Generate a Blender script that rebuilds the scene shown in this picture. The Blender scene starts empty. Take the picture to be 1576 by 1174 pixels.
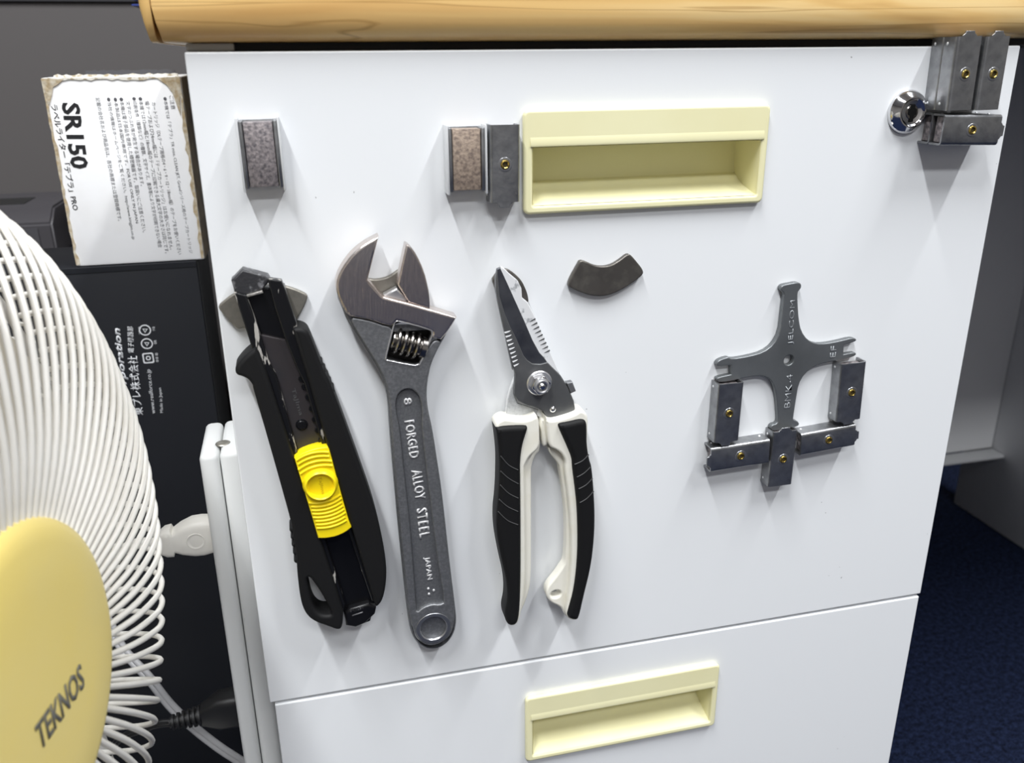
import bpy, bmesh, math, random
from mathutils import Vector, Matrix
random.seed(7)
scene = bpy.context.scene
COL = scene.collection

# ------------------------------------------------------------------ camera
Z0 = 0.66                       # height of the top edge of the drawer fronts
CW = 0.37                       # width of the drawer fronts
CH = 0.30005                    # height of the upper drawer front
F = 1340.25                     # focal length in pixels of a 1576 px wide frame
RX = Vector((0.97086962, -0.23945023, -0.00870447))     # camera right in world axes
UP = Vector((0.0918924, 0.33854303, 0.9364531))
FW = Vector((0.22128707, 0.90997374, -0.3506848))
CAM = Vector((0.0355507, -0.36540153, Z0 - 0.00221672))
cd = bpy.data.cameras.new('camera')
cam = bpy.data.objects.new('camera', cd)
COL.objects.link(cam)
cam.matrix_world = Matrix(((RX.x, UP.x, -FW.x, CAM.x), (RX.y, UP.y, -FW.y, CAM.y), (RX.z, UP.z, -FW.z, CAM.z), (0, 0, 0, 1)))
cd.sensor_width = 36.0
cd.sensor_fit = 'HORIZONTAL'
cd.lens = F / 1576 * 36
cd.clip_start = 0.01
cd.dof.use_dof = True
cd.dof.focus_distance = 0.43
cd.dof.aperture_fstop = 14
scene.camera = cam

# ------------------------------------------------------------------ light
world = bpy.data.worlds.new('office_ambient')
scene.world = world
world.use_nodes = True
world.node_tree.nodes['Background'].inputs[0].default_value = (0.93, 0.96, 1, 1)
world.node_tree.nodes['Background'].inputs[1].default_value = 0.35

def area(name, loc, sx, sy, power, rotz=0, col=(0.96, 0.98, 1.0)):
    l = bpy.data.lights.new(name, 'AREA')
    l.shape = 'RECTANGLE'
    l.size, l.size_y, l.energy, l.color = sx, sy, power, col
    o = bpy.data.objects.new(name, l)
    COL.objects.link(o)
    o.location = loc
    o.rotation_euler = (0, 0, rotz)
    return o
area('ceiling_tube_near', (-0.55, -0.90, 2.58), 1.2, 0.10, 68, math.radians(90))
area('ceiling_tube_right', (1.05, -0.80, 2.58), 1.2, 0.10, 58, math.radians(90))
area('ceiling_tube_behind', (0.2, -2.3, 2.58), 1.2, 0.3, 44, 0)
scene.view_settings.view_transform = 'Standard'
scene.view_settings.look = 'None'
scene.view_settings.gamma = 1
scene.view_settings.use_curve_mapping = False
scene.view_settings.exposure = -0.02

# ------------------------------------------------------------------ helpers
def ray(px, py):
    return FW + RX * ((px - 788) / F) - UP * ((py - 587) / F)
def at(px, py, y):
    """point of the view ray through a photo pixel on the plane Y = y"""
    d = ray(px, py)
    return CAM + d * ((y - CAM.y) / d.y)
def on(px, py, h):
    p = at(px, py, -h)
    return (p.x, p.z)
def crop(ox, oy, s):
    return lambda pts: [(ox + u / s, oy + v / s) for u, v in pts]
def xz(pts, h):
    return [on(a, b, h) for a, b in pts]

def chaikin(p, n=2, sharp=()):
    """round a closed outline by corner cutting, keeping the points whose index is in sharp"""
    q = [(a, i in sharp) for i, a in enumerate(p)]
    for _ in range(n):
        r = []
        m = len(q)
        for i in range(m):
            (a, sa), (b, sb) = q[i], q[(i + 1) % m]
            if sa:
                r.append((a, True))
            else:
                r.append(((a[0] * .75 + b[0] * .25, a[1] * .75 + b[1] * .25), False))
            if not sb:
                r.append(((a[0] * .25 + b[0] * .75, a[1] * .25 + b[1] * .75), False))
        q = r
    return [a for a, s in q]

def link(o, parent=None):
    COL.objects.link(o)
    if parent is not None:
        o.parent = parent
        o.matrix_parent_inverse = Matrix.Identity(4)
    return o

ROOTM = {}
def obj(name, me, mat, parent=None, mw=None):
    """link a mesh whose vertices are in world space (or with matrix mw) under a parent"""
    o = bpy.data.objects.new(name, me)
    if mat is not None and not me.materials:
        me.materials.append(mat)
    link(o, parent)
    w = mw if mw is not None else Matrix.Identity(4)
    if parent is not None:
        w = ROOTM[parent.name].inverted() @ w
        ROOTM[o.name] = ROOTM[parent.name] @ w
    else:
        ROOTM[o.name] = w
    o.matrix_local = w
    return o

def thing(name, label, cat, loc=(0, 0, 0), group=None, mw=None):
    o = bpy.data.objects.new(name, None)
    o.empty_display_size = 0.01
    COL.objects.link(o)
    w = mw.copy() if mw is not None else Matrix.Translation(loc)
    o.matrix_local = w
    ROOTM[o.name] = w
    tag(o, label, cat, group)
    return o
def tag(o, label=None, cat=None, group=None, kind=None):
    if label: o['label'] = label
    if cat: o['category'] = cat
    if group: o['group'] = group
    if kind: o['kind'] = kind
    return o

def shade(me, ang=35):
    me.shade_smooth()
    me.set_sharp_from_angle(angle=math.radians(ang))
    return me

def from_curve(loops, ext, bev, res=2):
    c = bpy.data.curves.new('c', 'CURVE')
    c.dimensions = '2D'
    c.fill_mode = 'BOTH'
    c.extrude = ext
    c.bevel_depth = bev
    c.bevel_resolution = res
    c.offset = -bev
    for lp in loops:
        s = c.splines.new('POLY')
        s.points.add(len(lp) - 1)
        for p, (a, b) in zip(s.points, lp):
            p.co = (a, b, 0, 1)
        s.use_cyclic_u = True
    o = bpy.data.objects.new('c', c)
    COL.objects.link(o)
    dg = bpy.context.evaluated_depsgraph_get()
    me = bpy.data.meshes.new_from_object(o.evaluated_get(dg))
    bpy.data.objects.remove(o)
    bpy.data.curves.remove(c)
    me.materials.clear()
    return me

STAND = Matrix.Rotation(math.radians(90), 4, 'X')     # curve plane XY -> upright XZ, +Z -> towards the viewer (-Y)
def slab_mesh(loops, h1, h0, bev=0.0004, res=2, ang=35):
    t = h1 - h0
    bev = min(bev, t * .49)
    me = from_curve(loops, t / 2 - bev, bev, res)
    me.transform(Matrix.Translation((0, -(h1 + h0) / 2, 0)) @ STAND)
    return shade(me, ang)
def slab(name, loops, h1, h0, mat, parent, bev=0.0004, res=2, ang=35):
    """plate parallel to the drawer front: outline loops in (x, z), front face h1 off the panel, back h0"""
    return obj(name, slab_mesh(loops, h1, h0, bev, res, ang), mat, parent)

def bm_mesh(bm, smooth=True, ang=35):
    me = bpy.data.meshes.new('m')
    bmesh.ops.recalc_face_normals(bm, faces=bm.faces)
    bm.to_mesh(me)
    bm.free()
    if smooth: shade(me, ang)
    return me
def box_mesh(x0, x1, y0, y1, z0, z1, bev=0.0, seg=2):
    bm = bmesh.new()
    bmesh.ops.create_cube(bm, size=1)
    for v in bm.verts:
        v.co = Vector((x0 + (v.co.x + .5) * (x1 - x0), y0 + (v.co.y + .5) * (y1 - y0), z0 + (v.co.z + .5) * (z1 - z0)))
    if bev:
        bmesh.ops.bevel(bm, geom=bm.edges[:], offset=bev, segments=seg, profile=.5, affect='EDGES')
    return bm_mesh(bm)
def box(name, x0, x1, y0, y1, z0, z1, mat, parent=None, bev=0.0, seg=2):
    return obj(name, box_mesh(x0, x1, y0, y1, z0, z1, bev, seg), mat, parent)
def lathe_mesh(prof, n=32, closed=False, ang=35):
    """profile of (r, h) around +Z"""
    bm = bmesh.new()
    rings = []
    for r, h in prof:
        if r < 1e-7:
            rings.append([bm.verts.new((0, 0, h))])
        else:
            rings.append([bm.verts.new((r * math.cos(2 * math.pi * i / n), r * math.sin(2 * math.pi * i / n), h)) for i in range(n)])
    pairs = list(zip(rings, rings[1:]))
    if closed: pairs.append((rings[-1], rings[0]))
    for a, b in pairs:
        for i in range(n):
            j = (i + 1) % n
            if len(a) == 1 and len(b) == 1: continue
            if len(a) == 1: bm.faces.new((a[0], b[i], b[j]))
            elif len(b) == 1: bm.faces.new((a[i], b[0], a[j]))
            else: bm.faces.new((a[i], b[i], b[j], a[j]))
    return bm_mesh(bm, True, ang)
def out_of_panel(x, z, h):
    """matrix that puts +Z of a lathe pointing out of the drawer front at (x, z), base at height h"""
    return Matrix.Translation((x, -h, z)) @ STAND
def frame_m(o, zdir, xhint=Vector((0, 0, 1))):
    z = Vector(zdir).normalized()
    x = (Vector(xhint) - z * Vector(xhint).dot(z)).normalized()
    y = z.cross(x)
    return Matrix(((x.x, y.x, z.x, o[0]), (x.y, y.y, z.y, o[1]), (x.z, y.z, z.z, o[2]), (0, 0, 0, 1)))
def tube_mesh(pts, r, n=8, cyclic=False, flat=None):
    """swept tube through points; flat=(a, b) gives an elliptical section"""
    pts = [Vector(p) for p in pts]
    bm = bmesh.new()
    m = len(pts)
    rings = []
    up = None
    for i, p in enumerate(pts):
        a = pts[i - 1] if (i > 0 or cyclic) else pts[0]
        b = pts[(i + 1) % m] if (i < m - 1 or cyclic) else pts[-1]
        t = (b - a).normalized()
        if up is None:
            up = Vector((0, 0, 1)) if abs(t.z) < .9 else Vector((1, 0, 0))
        s = t.cross(up).normalized()
        up = s.cross(t).normalized()
        rr = r[i] if isinstance(r, (list, tuple)) else r
        fa, fb = flat if flat else (1, 1)
        rings.append([bm.verts.new(p + s * rr * fa * math.cos(2 * math.pi * k / n) + up * rr * fb * math.sin(2 * math.pi * k / n)) for k in range(n)])
    rng = range(m) if cyclic else range(m - 1)
    for i in rng:
        a, b = rings[i], rings[(i + 1) % m]
        for k in range(n):
            bm.faces.new((a[k], a[(k + 1) % n], b[(k + 1) % n], b[k]))
    if not cyclic:
        bm.faces.new(rings[0][::-1])
        bm.faces.new(rings[-1])
    return bm_mesh(bm, True, 60)
def spline(pts, n=8):
    pts = [Vector(p) for p in pts]
    q = [pts[0]] + pts + [pts[-1]]
    r = []
    for i in range(1, len(q) - 2):
        a, b, c, d = q[i - 1:i + 3]
        for k in range(n):
            t = k / n
            r.append(.5 * ((2 * b) + (c - a) * t + (2 * a - 5 * b + 4 * c - d) * t * t + (3 * b - a - 3 * c + d) * t ** 3))
    r.append(pts[-1])
    return r
def circle(cx, cz, r, n=28, rz=None, rot=0):
    rz = rz or r
    return [(cx + r * math.cos(2 * math.pi * i / n + rot), cz + rz * math.sin(2 * math.pi * i / n + rot)) for i in range(n)]

def text(name, s, p0, p1, nrm, height, mat, parent, ext=0.00004, shear=0.0, bold=0.0, kind=None):
    """lettering from p0 to p1 (3D points on its baseline), cap height as given, on a plane with normal nrm"""
    c = bpy.data.curves.new('t', 'FONT')
    c.body = s
    c.size = 1
    c.shear = shear
    c.resolution_u = 2
    c.offset = bold
    o = bpy.data.objects.new('t', c)
    COL.objects.link(o)
    dg = bpy.context.evaluated_depsgraph_get()
    me = bpy.data.meshes.new_from_object(o.evaluated_get(dg))
    bpy.data.objects.remove(o)
    bpy.data.curves.remove(c)
    me.materials.clear()
    xs = [v.co.x for v in me.vertices]
    ys = [v.co.y for v in me.vertices]
    x0, x1, y0, y1 = min(xs), max(xs), min(ys), max(ys)
    d = Vector(p1) - Vector(p0)
    n = Vector(nrm).normalized()
    L = d.length
    d.normalize()
    u = n.cross(d)
    m = Matrix(((d.x, u.x, n.x, p0[0]), (d.y, u.y, n.y, p0[1]), (d.z, u.z, n.z, p0[2]), (0, 0, 0, 1)))
    sc = Matrix.Diagonal((L / (x1 - x0), height / (y1 - y0), 1, 1)) @ Matrix.Translation((-x0, -y0, 0))
    me.transform(m @ sc)
    if ext:
        bm = bmesh.new()
        bm.from_mesh(me)
        r = bmesh.ops.extrude_face_region(bm, geom=bm.faces[:])
        for v in [g for g in r['geom'] if isinstance(g, bmesh.types.BMVert)]:
            v.co += n * ext
        me2 = bpy.data.meshes.new('t')
        bmesh.ops.recalc_face_normals(bm, faces=bm.faces)
        bm.to_mesh(me2)
        bm.free()
        me = me2
    o = obj(name, me, mat, parent)
    if kind: o['kind'] = kind
    return o
OUT = Vector((0, -1, 0))
def ptext(name, s, a, b, hpx, h, mat, parent, **k):
    """lettering on a plane parallel to the drawer front (h off it), from photo point a to b, height in photo pixels"""
    p0, p1 = at(*a, -h), at(*b, -h)
    ln = math.hypot(b[0] - a[0], b[1] - a[1])
    return text(name, s, p0, p1, OUT, hpx * (p1 - p0).length / ln, mat, parent, **k)

# ------------------------------------------------------------------ materials
def mat(name, col, rough=.5, metal=0.0, spec=.5, coat=0.0, noise=None, bump=None, aniso=0.0, rnoise=None):
    """noise=(scale, colour2, contrast lo, hi, stretch xyz), bump=(scale, strength, dist), rnoise=(scale, lo, hi)"""
    m = bpy.data.materials.new(name)
    m.use_nodes = True
    nt = m.node_tree
    b = nt.nodes['Principled BSDF']
    b.inputs['Base Color'].default_value = (*col, 1)
    b.inputs['Roughness'].default_value = rough
    b.inputs['Metallic'].default_value = metal
    b.inputs['Specular IOR Level'].default_value = spec
    b.inputs['Coat Weight'].default_value = coat
    b.inputs['Anisotropic'].default_value = aniso
    tc = nt.nodes.new('ShaderNodeTexCoord')
    def ntex(scale, stretch=(1, 1, 1), detail=4):
        mp = nt.nodes.new('ShaderNodeMapping')
        mp.inputs['Scale'].default_value = stretch
        nt.links.new(tc.outputs['Object'], mp.inputs['Vector'])
        t = nt.nodes.new('ShaderNodeTexNoise')
        t.inputs['Scale'].default_value = scale
        t.inputs['Detail'].default_value = detail
        nt.links.new(mp.outputs[0], t.inputs['Vector'])
        return t
    if noise:
        sc, c2, lo, hi = noise[:4]
        t = ntex(sc, noise[4] if len(noise) > 4 else (1, 1, 1))
        r = nt.nodes.new('ShaderNodeValToRGB')
        r.color_ramp.elements[0].position = lo
        r.color_ramp.elements[1].position = hi
        r.color_ramp.elements[0].color = (*col, 1)
        r.color_ramp.elements[1].color = (*c2, 1)
        nt.links.new(t.outputs[0], r.inputs[0])
        nt.links.new(r.outputs[0], b.inputs['Base Color'])
    if rnoise:
        t = ntex(rnoise[0], rnoise[3] if len(rnoise) > 3 else (1, 1, 1))
        r = nt.nodes.new('ShaderNodeMapRange')
        r.inputs[3].default_value, r.inputs[4].default_value = rnoise[1], rnoise[2]
        r.inputs[1].default_value, r.inputs[2].default_value = .3, .7
        nt.links.new(t.outputs[0], r.inputs[0])
        nt.links.new(r.outputs[0], b.inputs['Roughness'])
    if bump:
        t = ntex(bump[0], bump[3] if len(bump) > 3 else (1, 1, 1))
        bp = nt.nodes.new('ShaderNodeBump')
        bp.inputs['Strength'].default_value = bump[1]
        bp.inputs['Distance'].default_value = bump[2]
        nt.links.new(t.outputs[0], bp.inputs['Height'])
        nt.links.new(bp.outputs[0], b.inputs['Normal'])
    return m

M = {}
M['panel'] = mat('white_enamel', (.80, .815, .83), .32, spec=.45, coat=.15)
def specks(m):
    """sparse dark scuffs and magnet crumbs on the enamel"""
    nt = m.node_tree
    b = nt.nodes['Principled BSDF']
    tc = nt.nodes.new('ShaderNodeTexCoord')
    vo = nt.nodes.new('ShaderNodeTexVoronoi')
    vo.inputs['Scale'].default_value = 130
    wob = nt.nodes.new('ShaderNodeTexNoise')
    wob.inputs['Scale'].default_value = 700
    mx = nt.nodes.new('ShaderNodeMix'); mx.data_type = 'VECTOR'
    mx.inputs[0].default_value = .0016
    nt.links.new(tc.outputs['Object'], mx.inputs[4])
    nt.links.new(wob.outputs['Color'], mx.inputs[5])
    nt.links.new(tc.outputs['Object'], wob.inputs['Vector'])
    nt.links.new(mx.outputs[1], vo.inputs['Vector'])
    lt = nt.nodes.new('ShaderNodeMath'); lt.operation = 'LESS_THAN'; lt.inputs[1].default_value = .042
    nt.links.new(vo.outputs['Distance'], lt.inputs[0])
    cl = nt.nodes.new('ShaderNodeTexNoise'); cl.inputs['Scale'].default_value = 14
    nt.links.new(tc.outputs['Object'], cl.inputs['Vector'])
    gt = nt.nodes.new('ShaderNodeMath'); gt.operation = 'GREATER_THAN'; gt.inputs[1].default_value = .60
    nt.links.new(cl.outputs[0], gt.inputs[0])
    mu = nt.nodes.new('ShaderNodeMath'); mu.operation = 'MULTIPLY'
    nt.links.new(lt.outputs[0], mu.inputs[0]); nt.links.new(gt.outputs[0], mu.inputs[1])
    mu2 = nt.nodes.new('ShaderNodeMath'); mu2.operation = 'MULTIPLY'; mu2.inputs[1].default_value = .7
    nt.links.new(mu.outputs[0], mu2.inputs[0])
    c = nt.nodes.new('ShaderNodeMix'); c.data_type = 'RGBA'
    c.inputs[6].default_value = b.inputs['Base Color'].default_value
    c.inputs[7].default_value = (.16, .16, .16, 1)
    nt.links.new(mu2.outputs[0], c.inputs[0])
    nt.links.new(c.outputs[2], b.inputs['Base Color'])
specks(M['panel'])
M['panel_plain'] = mat('white_enamel_body', (.74, .75, .76), .38)
M['recess'] = mat('shadow_gap_black', (.012, .012, .012), .6)
M['greybar'] = mat('grey_painted_rail', (.42, .42, .40), .4)
M['cream'] = mat('ivory_plastic', (.82, .785, .50), .35, spec=.5, noise=(25, (.79, .745, .45), .35, .75))
M['chrome'] = mat('chrome', (.75, .75, .76), .09, 1.0)
M['keyhole'] = mat('keyhole_black', (.006, .006, .006), .9, spec=.1)
M['wood'] = None
M['zinc'] = mat('zinc_plated_sheet', (.36, .365, .375), .34, .93, noise=(220, (.26, .265, .275), .4, .7), rnoise=(90, .27, .42), bump=(600, .22, .0003))
M['zinc_tint'] = mat('worn_zinc_magnet', (.36, .32, .32), .5, .5, noise=(700, (.12, .11, .12), .35, .68), bump=(900, .4, .0004))
M['zinc_brown'] = mat('brown_zinc_magnet', (.42, .33, .26), .5, .4, noise=(800, (.20, .155, .13), .38, .7), bump=(900, .4, .0004))
M['zinc_edge'] = mat('bright_zinc_edge', (.72, .73, .74), .35, .35)
M['brass'] = mat('brass', (.72, .52, .14), .22, 1.0)
M['brass_shade'] = mat('bore_shade_brass', (.045, .033, .008), .6, .2)  # shade inside the eyelet hole, put into a near-black brass colour
M['dark_magnet'] = mat('dark_nickel_magnet', (.12, .11, .10), .4, .7, noise=(220, (.17, .16, .14), .45, .75), rnoise=(120, .35, .5))
M['grey_magnet'] = mat('grey_nickel_magnet', (.24, .225, .195), .45, .6, noise=(300, (.20, .19, .165), .4, .7))
M['rubber'] = mat('black_elastomer', (.008, .008, .0085), .6, spec=.22, bump=(1200, .12, .0003))
M['black_gloss'] = mat('black_painted_steel', (.006, .006, .007), .3, spec=.35)
M['black_worn'] = mat('worn_black_paint', (.007, .007, .008), .3, spec=.4, noise=(330, (.40, .38, .35), .585, .61, (1, 1, .22)))
M['black_scuffed'] = mat('scuffed_black_steel', (.03, .03, .033), .4, noise=(330, (.22, .22, .23), .52, .72), bump=(700, .3, .0004))
M['worn_metal'] = mat('bare_worn_metal', (.45, .43, .40), .4, .6, noise=(600, (.2, .19, .18), .45, .65))
M['blade_black'] = mat('black_blade', (.028, .028, .031), .4, .1, noise=(30, (.042, .032, .033), .4, .7))
M['yellow'] = mat('yellow_plastic', (.88, .68, .008), .38, spec=.4)
M['yellow_print'] = mat('yellow_logo_print', (.55, .40, .006), .4)
M['polish'] = mat('polished_chrome_steel', (.64, .565, .525), .27, .97, noise=(22, (.76, .74, .73), .38, .66, (1, 1, .6)), bump=(140, .55, .00035, (12, 12, .7)))  # warm base colour carries a painted-in brownish reflection
M['satin'] = mat('satin_forged_steel', (.20, .205, .215), .5, .75, noise=(900, (.27, .275, .285), .4, .7), bump=(1500, .25, .0003))
M['satin_dark'] = mat('satin_recess_steel', (.17, .175, .185), .55, .72, noise=(900, (.22, .225, .235), .4, .7), bump=(1500, .3, .0003))
M['satin_light'] = mat('raised_bright_steel', (.66, .66, .67), .32, .85)
M['raised'] = mat('rubbed_raised_lettering', (.66, .66, .67), .4, .3)
M['satin_mid'] = mat('polished_ring_steel', (.36, .365, .38), .34, .9)
M['worm'] = mat('worm_steel', (.30, .285, .27), .22, 1.0)
M['blade_dark'] = mat('shear_blade_steel', (.15, .153, .155), .45, .7, noise=(80, (.19, .193, .195), .4, .7), rnoise=(200, .38, .5))
M['blade_ground'] = mat('hollow_ground_steel', (.17, .175, .19), .32, .85, noise=(120, (.12, .125, .14), .4, .7), rnoise=(150, .25, .4))
M['blade_bright'] = mat('pale_glare_steel', (.78, .785, .79), .4, .15, noise=(260, (.40, .41, .42), .60, .68))  # specular glare of the tilted rear blade put into a pale base colour
M['blade_sand'] = mat('sandblasted_steel', (.55, .56, .57), .55, .35, noise=(1200, (.45, .46, .47), .4, .7))
M['white_plastic'] = mat('cream_white_plastic', (.80, .78, .70), .4, noise=(90, (.74, .71, .60), .5, .8))
M['cross'] = mat('grey_die_cast_zinc', (.21, .222, .23), .45, .7, noise=(40, (.16, .17, .175), .4, .7), bump=(900, .15, .0003))
M['emboss'] = mat('embossed_edge', (.42, .44, .46), .4, .5)
M['fan_wire'] = mat('white_coated_wire', (.84, .82, .77), .4, noise=(60, (.76, .73, .66), .45, .8))
M['fan_cap'] = mat('yellowed_plastic', (.97, .77, .22), .42, spec=.3, noise=(14, (.93, .77, .30), .35, .7))
M['fan_blade'] = mat('ivory_fan_blade', (.62, .57, .47), .4)
M['fan_text'] = mat('grey_print', (.16, .155, .13), .5)
M['fan_white'] = mat('white_fan_plastic', (.75, .73, .68), .4)
M['carton'] = mat('white_carton_print', (.92, .92, .925), .55, noise=(26, (.84, .83, .81), .5, .8), bump=(60, .2, .001))
M['kraft'] = mat('torn_kraft', (.38, .29, .17), .8, noise=(240, (.55, .50, .40), .4, .65), bump=(300, .6, .001))
M['kraft_shade'] = mat('shaded_kraft_side', (.13, .10, .065), .85, noise=(120, (.07, .055, .04), .4, .65))  # brown kraft with the shade of the unlit side put into its colour
M['torn'] = mat('torn_paper_white', (.70, .67, .60), .8, noise=(300, (.40, .33, .22), .5, .62))
M['ink'] = mat('black_ink', (.012, .012, .014), .5)
M['ink_grey'] = mat('faded_ink', (.10, .10, .11), .5)
M['black_carton'] = mat('black_carton', (.012, .013, .0165), .5, spec=.3)
M['carton_side'] = mat('black_carton_side', (.010, .010, .011), .6, spec=.25)
M['white_ink'] = mat('white_ink', (.75, .76, .78), .5)
M['strip_white'] = mat('power_strip_plastic', (.76, .77, .76), .38)
M['plug_white'] = mat('ivory_plug', (.90, .875, .81), .42)
M['plug_red'] = mat('red_ring', (.35, .08, .05), .5)
M['plug_black'] = mat('black_plug', (.012, .012, .013), .45)
M['cord_grey'] = mat('grey_cord', (.52, .52, .53), .42)
M['screw'] = mat('screw_steel', (.45, .43, .38), .4, .8)
M['partition'] = mat('grey_partition', (.078, .071, .070), .75, bump=(900, .2, .0005))
M['shelf_dark'] = mat('dark_grey_shelf', (.055, .054, .06), .55)
M['device'] = mat('dark_grey_plastic', (.05, .047, .052), .5)
M['folder'] = mat('blue_folder', (.03, .05, .22), .4)
M['modesty'] = mat('light_grey_panel', (.90, .905, .91), .5)
M['side'] = mat('grey_side_panel', (.80, .805, .82), .5)
M['wall'] = mat('office_wall', (.34, .32, .30), .8)
M['ceil'] = mat('ceiling_white', (.75, .75, .75), .8)

def carpet_mat():
    m = mat('navy_carpet', (.010, .014, .035), .95, spec=.1)
    nt = m.node_tree
    b = nt.nodes['Principled BSDF']
    tc = nt.nodes.new('ShaderNodeTexCoord')
    a = nt.nodes.new('ShaderNodeTexNoise'); a.inputs['Scale'].default_value = 190; a.inputs['Detail'].default_value = 5
    c = nt.nodes.new('ShaderNodeTexNoise'); c.inputs['Scale'].default_value = 620; c.inputs['Detail'].default_value = 3
    nt.links.new(tc.outputs['Object'], a.inputs['Vector']); nt.links.new(tc.outputs['Object'], c.inputs['Vector'])
    ad = nt.nodes.new('ShaderNodeMath'); ad.operation = 'ADD'
    nt.links.new(a.outputs[0], ad.inputs[0]); nt.links.new(c.outputs[0], ad.inputs[1])
    r = nt.nodes.new('ShaderNodeValToRGB')
    e = r.color_ramp.elements
    e[0].position = .40; e[0].color = (.004, .006, .016, 1)
    e[1].position = .62; e[1].color = (.022, .034, .085, 1)
    hm = nt.nodes.new('ShaderNodeMath'); hm.operation = 'MULTIPLY'; hm.inputs[1].default_value = .5
    nt.links.new(ad.outputs[0], hm.inputs[0]); nt.links.new(hm.outputs[0], r.inputs[0])
    nt.links.new(r.outputs[0], b.inputs['Base Color'])
    bp = nt.nodes.new('ShaderNodeBump'); bp.inputs['Strength'].default_value = .8; bp.inputs['Distance'].default_value = .004
    nt.links.new(ad.outputs[0], bp.inputs['Height']); nt.links.new(bp.outputs[0], b.inputs['Normal'])
    return m
M['carpet'] = carpet_mat()
def wood_mat():
    m = mat('maple_veneer', (.8, .5, .2), .33, spec=.45, coat=.1)
    nt = m.node_tree
    b = nt.nodes['Principled BSDF']
    tc = nt.nodes.new('ShaderNodeTexCoord')
    mp = nt.nodes.new('ShaderNodeMapping')
    mp.inputs['Scale'].default_value = (3.2, 26, 46)
    mp.inputs['Rotation'].default_value = (0, math.radians(2.2), 0)
    nt.links.new(tc.outputs['Object'], mp.inputs['Vector'])
    a = nt.nodes.new('ShaderNodeTexNoise'); a.inputs['Scale'].default_value = 1.3; a.inputs['Detail'].default_value = 3; a.inputs['Distortion'].default_value = .8
    nt.links.new(mp.outputs[0], a.inputs['Vector'])
    r = nt.nodes.new('ShaderNodeValToRGB')
    e = r.color_ramp.elements
    e[0].position = .34; e[0].color = (.68, .40, .14, 1)
    e[1].position = .50; e[1].color = (.90, .63, .28, 1)
    x = e.new(.44); x.color = (.84, .55, .215, 1)
    x = e.new(.62); x.color = (.94, .70, .34, 1)
    nt.links.new(a.outputs[0], r.inputs[0])
    # fine dark growth lines that wander across the edge
    mp2 = nt.nodes.new('ShaderNodeMapping')
    mp2.inputs['Scale'].default_value = (1.6, 10, 30)
    mp2.inputs['Rotation'].default_value = (0, math.radians(-3.5), 0)
    nt.links.new(tc.outputs['Object'], mp2.inputs['Vector'])
    w = nt.nodes.new('ShaderNodeTexNoise'); w.inputs['Scale'].default_value = 2.2; w.inputs['Detail'].default_value = 2; w.inputs['Distortion'].default_value = 1.2
    nt.links.new(mp2.outputs[0], w.inputs['Vector'])
    d = nt.nodes.new('ShaderNodeMath'); d.operation = 'SUBTRACT'; d.inputs[1].default_value = .5
    nt.links.new(w.outputs[0], d.inputs[0])
    ab = nt.nodes.new('ShaderNodeMath'); ab.operation = 'ABSOLUTE'
    nt.links.new(d.outputs[0], ab.inputs[0])
    mr = nt.nodes.new('ShaderNodeMapRange'); mr.inputs[1].default_value = 0; mr.inputs[2].default_value = .022; mr.inputs[3].default_value = .55; mr.inputs[4].default_value = 0
    nt.links.new(ab.outputs[0], mr.inputs[0])
    mx = nt.nodes.new('ShaderNodeMix'); mx.data_type = 'RGBA'
    mx.inputs[7].default_value = (.42, .22, .06, 1)
    nt.links.new(mr.outputs[0], mx.inputs[0]); nt.links.new(r.outputs[0], mx.inputs[6])
    nt.links.new(mx.outputs[2], b.inputs['Base Color'])
    return m
M['wood'] = wood_mat()
M['wood_end'] = mat('maple_end_band', (.74, .47, .17), .4)

# ------------------------------------------------------------------ the room
def struct(o):
    o['kind'] = 'structure'
    return o
struct(box('floor', -3, 3, -3.2, 2.0, -.02, 0, M['carpet']))
struct(box('ceiling', -3, 3, -3.2, 2.0, 2.62, 2.66, M['ceil']))
struct(box('wall_back', -3, 3, 2.0, 2.06, 0, 2.62, M['wall']))
struct(box('wall_front', -3, 3, -3.26, -3.2, 0, 2.62, M['wall']))
struct(box('wall_left', -3.06, -3, -3.2, 2.0, 0, 2.62, M['wall']))
struct(box('wall_right', 3, 3.06, -3.2, 2.0, 0, 2.62, M['wall']))

# ------------------------------------------------------------------ desk
desk = thing('office_desk', 'office desk with maple wood top edge, grey end panel and pale modesty panel', 'desk', (.5, .3, 0))
# desktop: bullnose profile swept along the front with a rounded left corner
def desktop_mesh(x0, x1, rad0):
    zb = Z0 + .0033
    yf = -.0062                    # front of the nose
    # (inset from the outline, height above the bottom)
    prof = [(.012, 0.0), (.0065, .0006), (.0028, .0026), (.0008, .0065), (0, .012), (0, .022), (.001, .027), (.004, .031), (.009, .032)]
    def outline(ins):
        xa, y0 = x0 + min(ins, .0016), yf + ins
        y1 = .68
        rad = max(rad0 - ins, .0003)
        pts = []
        for k in range(9):
            a = math.pi + k * math.pi / 2 / 8
            pts.append((xa + rad + rad * math.cos(a), y0 + rad + rad * math.sin(a)))
        return pts + [(x1, y0), (x1, y1), (xa, y1)]
    bm = bmesh.new()
    rings = [[bm.verts.new((x, y, zb + h)) for x, y in outline(i)] for i, h in prof]
    for a, b in zip(rings, rings[1:]):
        n = len(a)
        for i in range(n):
            bm.faces.new((a[i], a[(i + 1) % n], b[(i + 1) % n], b[i]))
    bm.faces.new(rings[0]); bm.faces.new(rings[-1])
    return bm_mesh(bm, True, 40)
obj('desktop', desktop_mesh(-.0086, 1.02, .0006), M['wood'], desk)
obj('end_band', desktop_mesh(-.0128, -.0088, .0030), M['wood_end'], desk)
box('underframe', .004, .98, .012, .62, Z0 + .0004, Z0 + .0031, M['recess'], desk)
PXS = .9825
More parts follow.
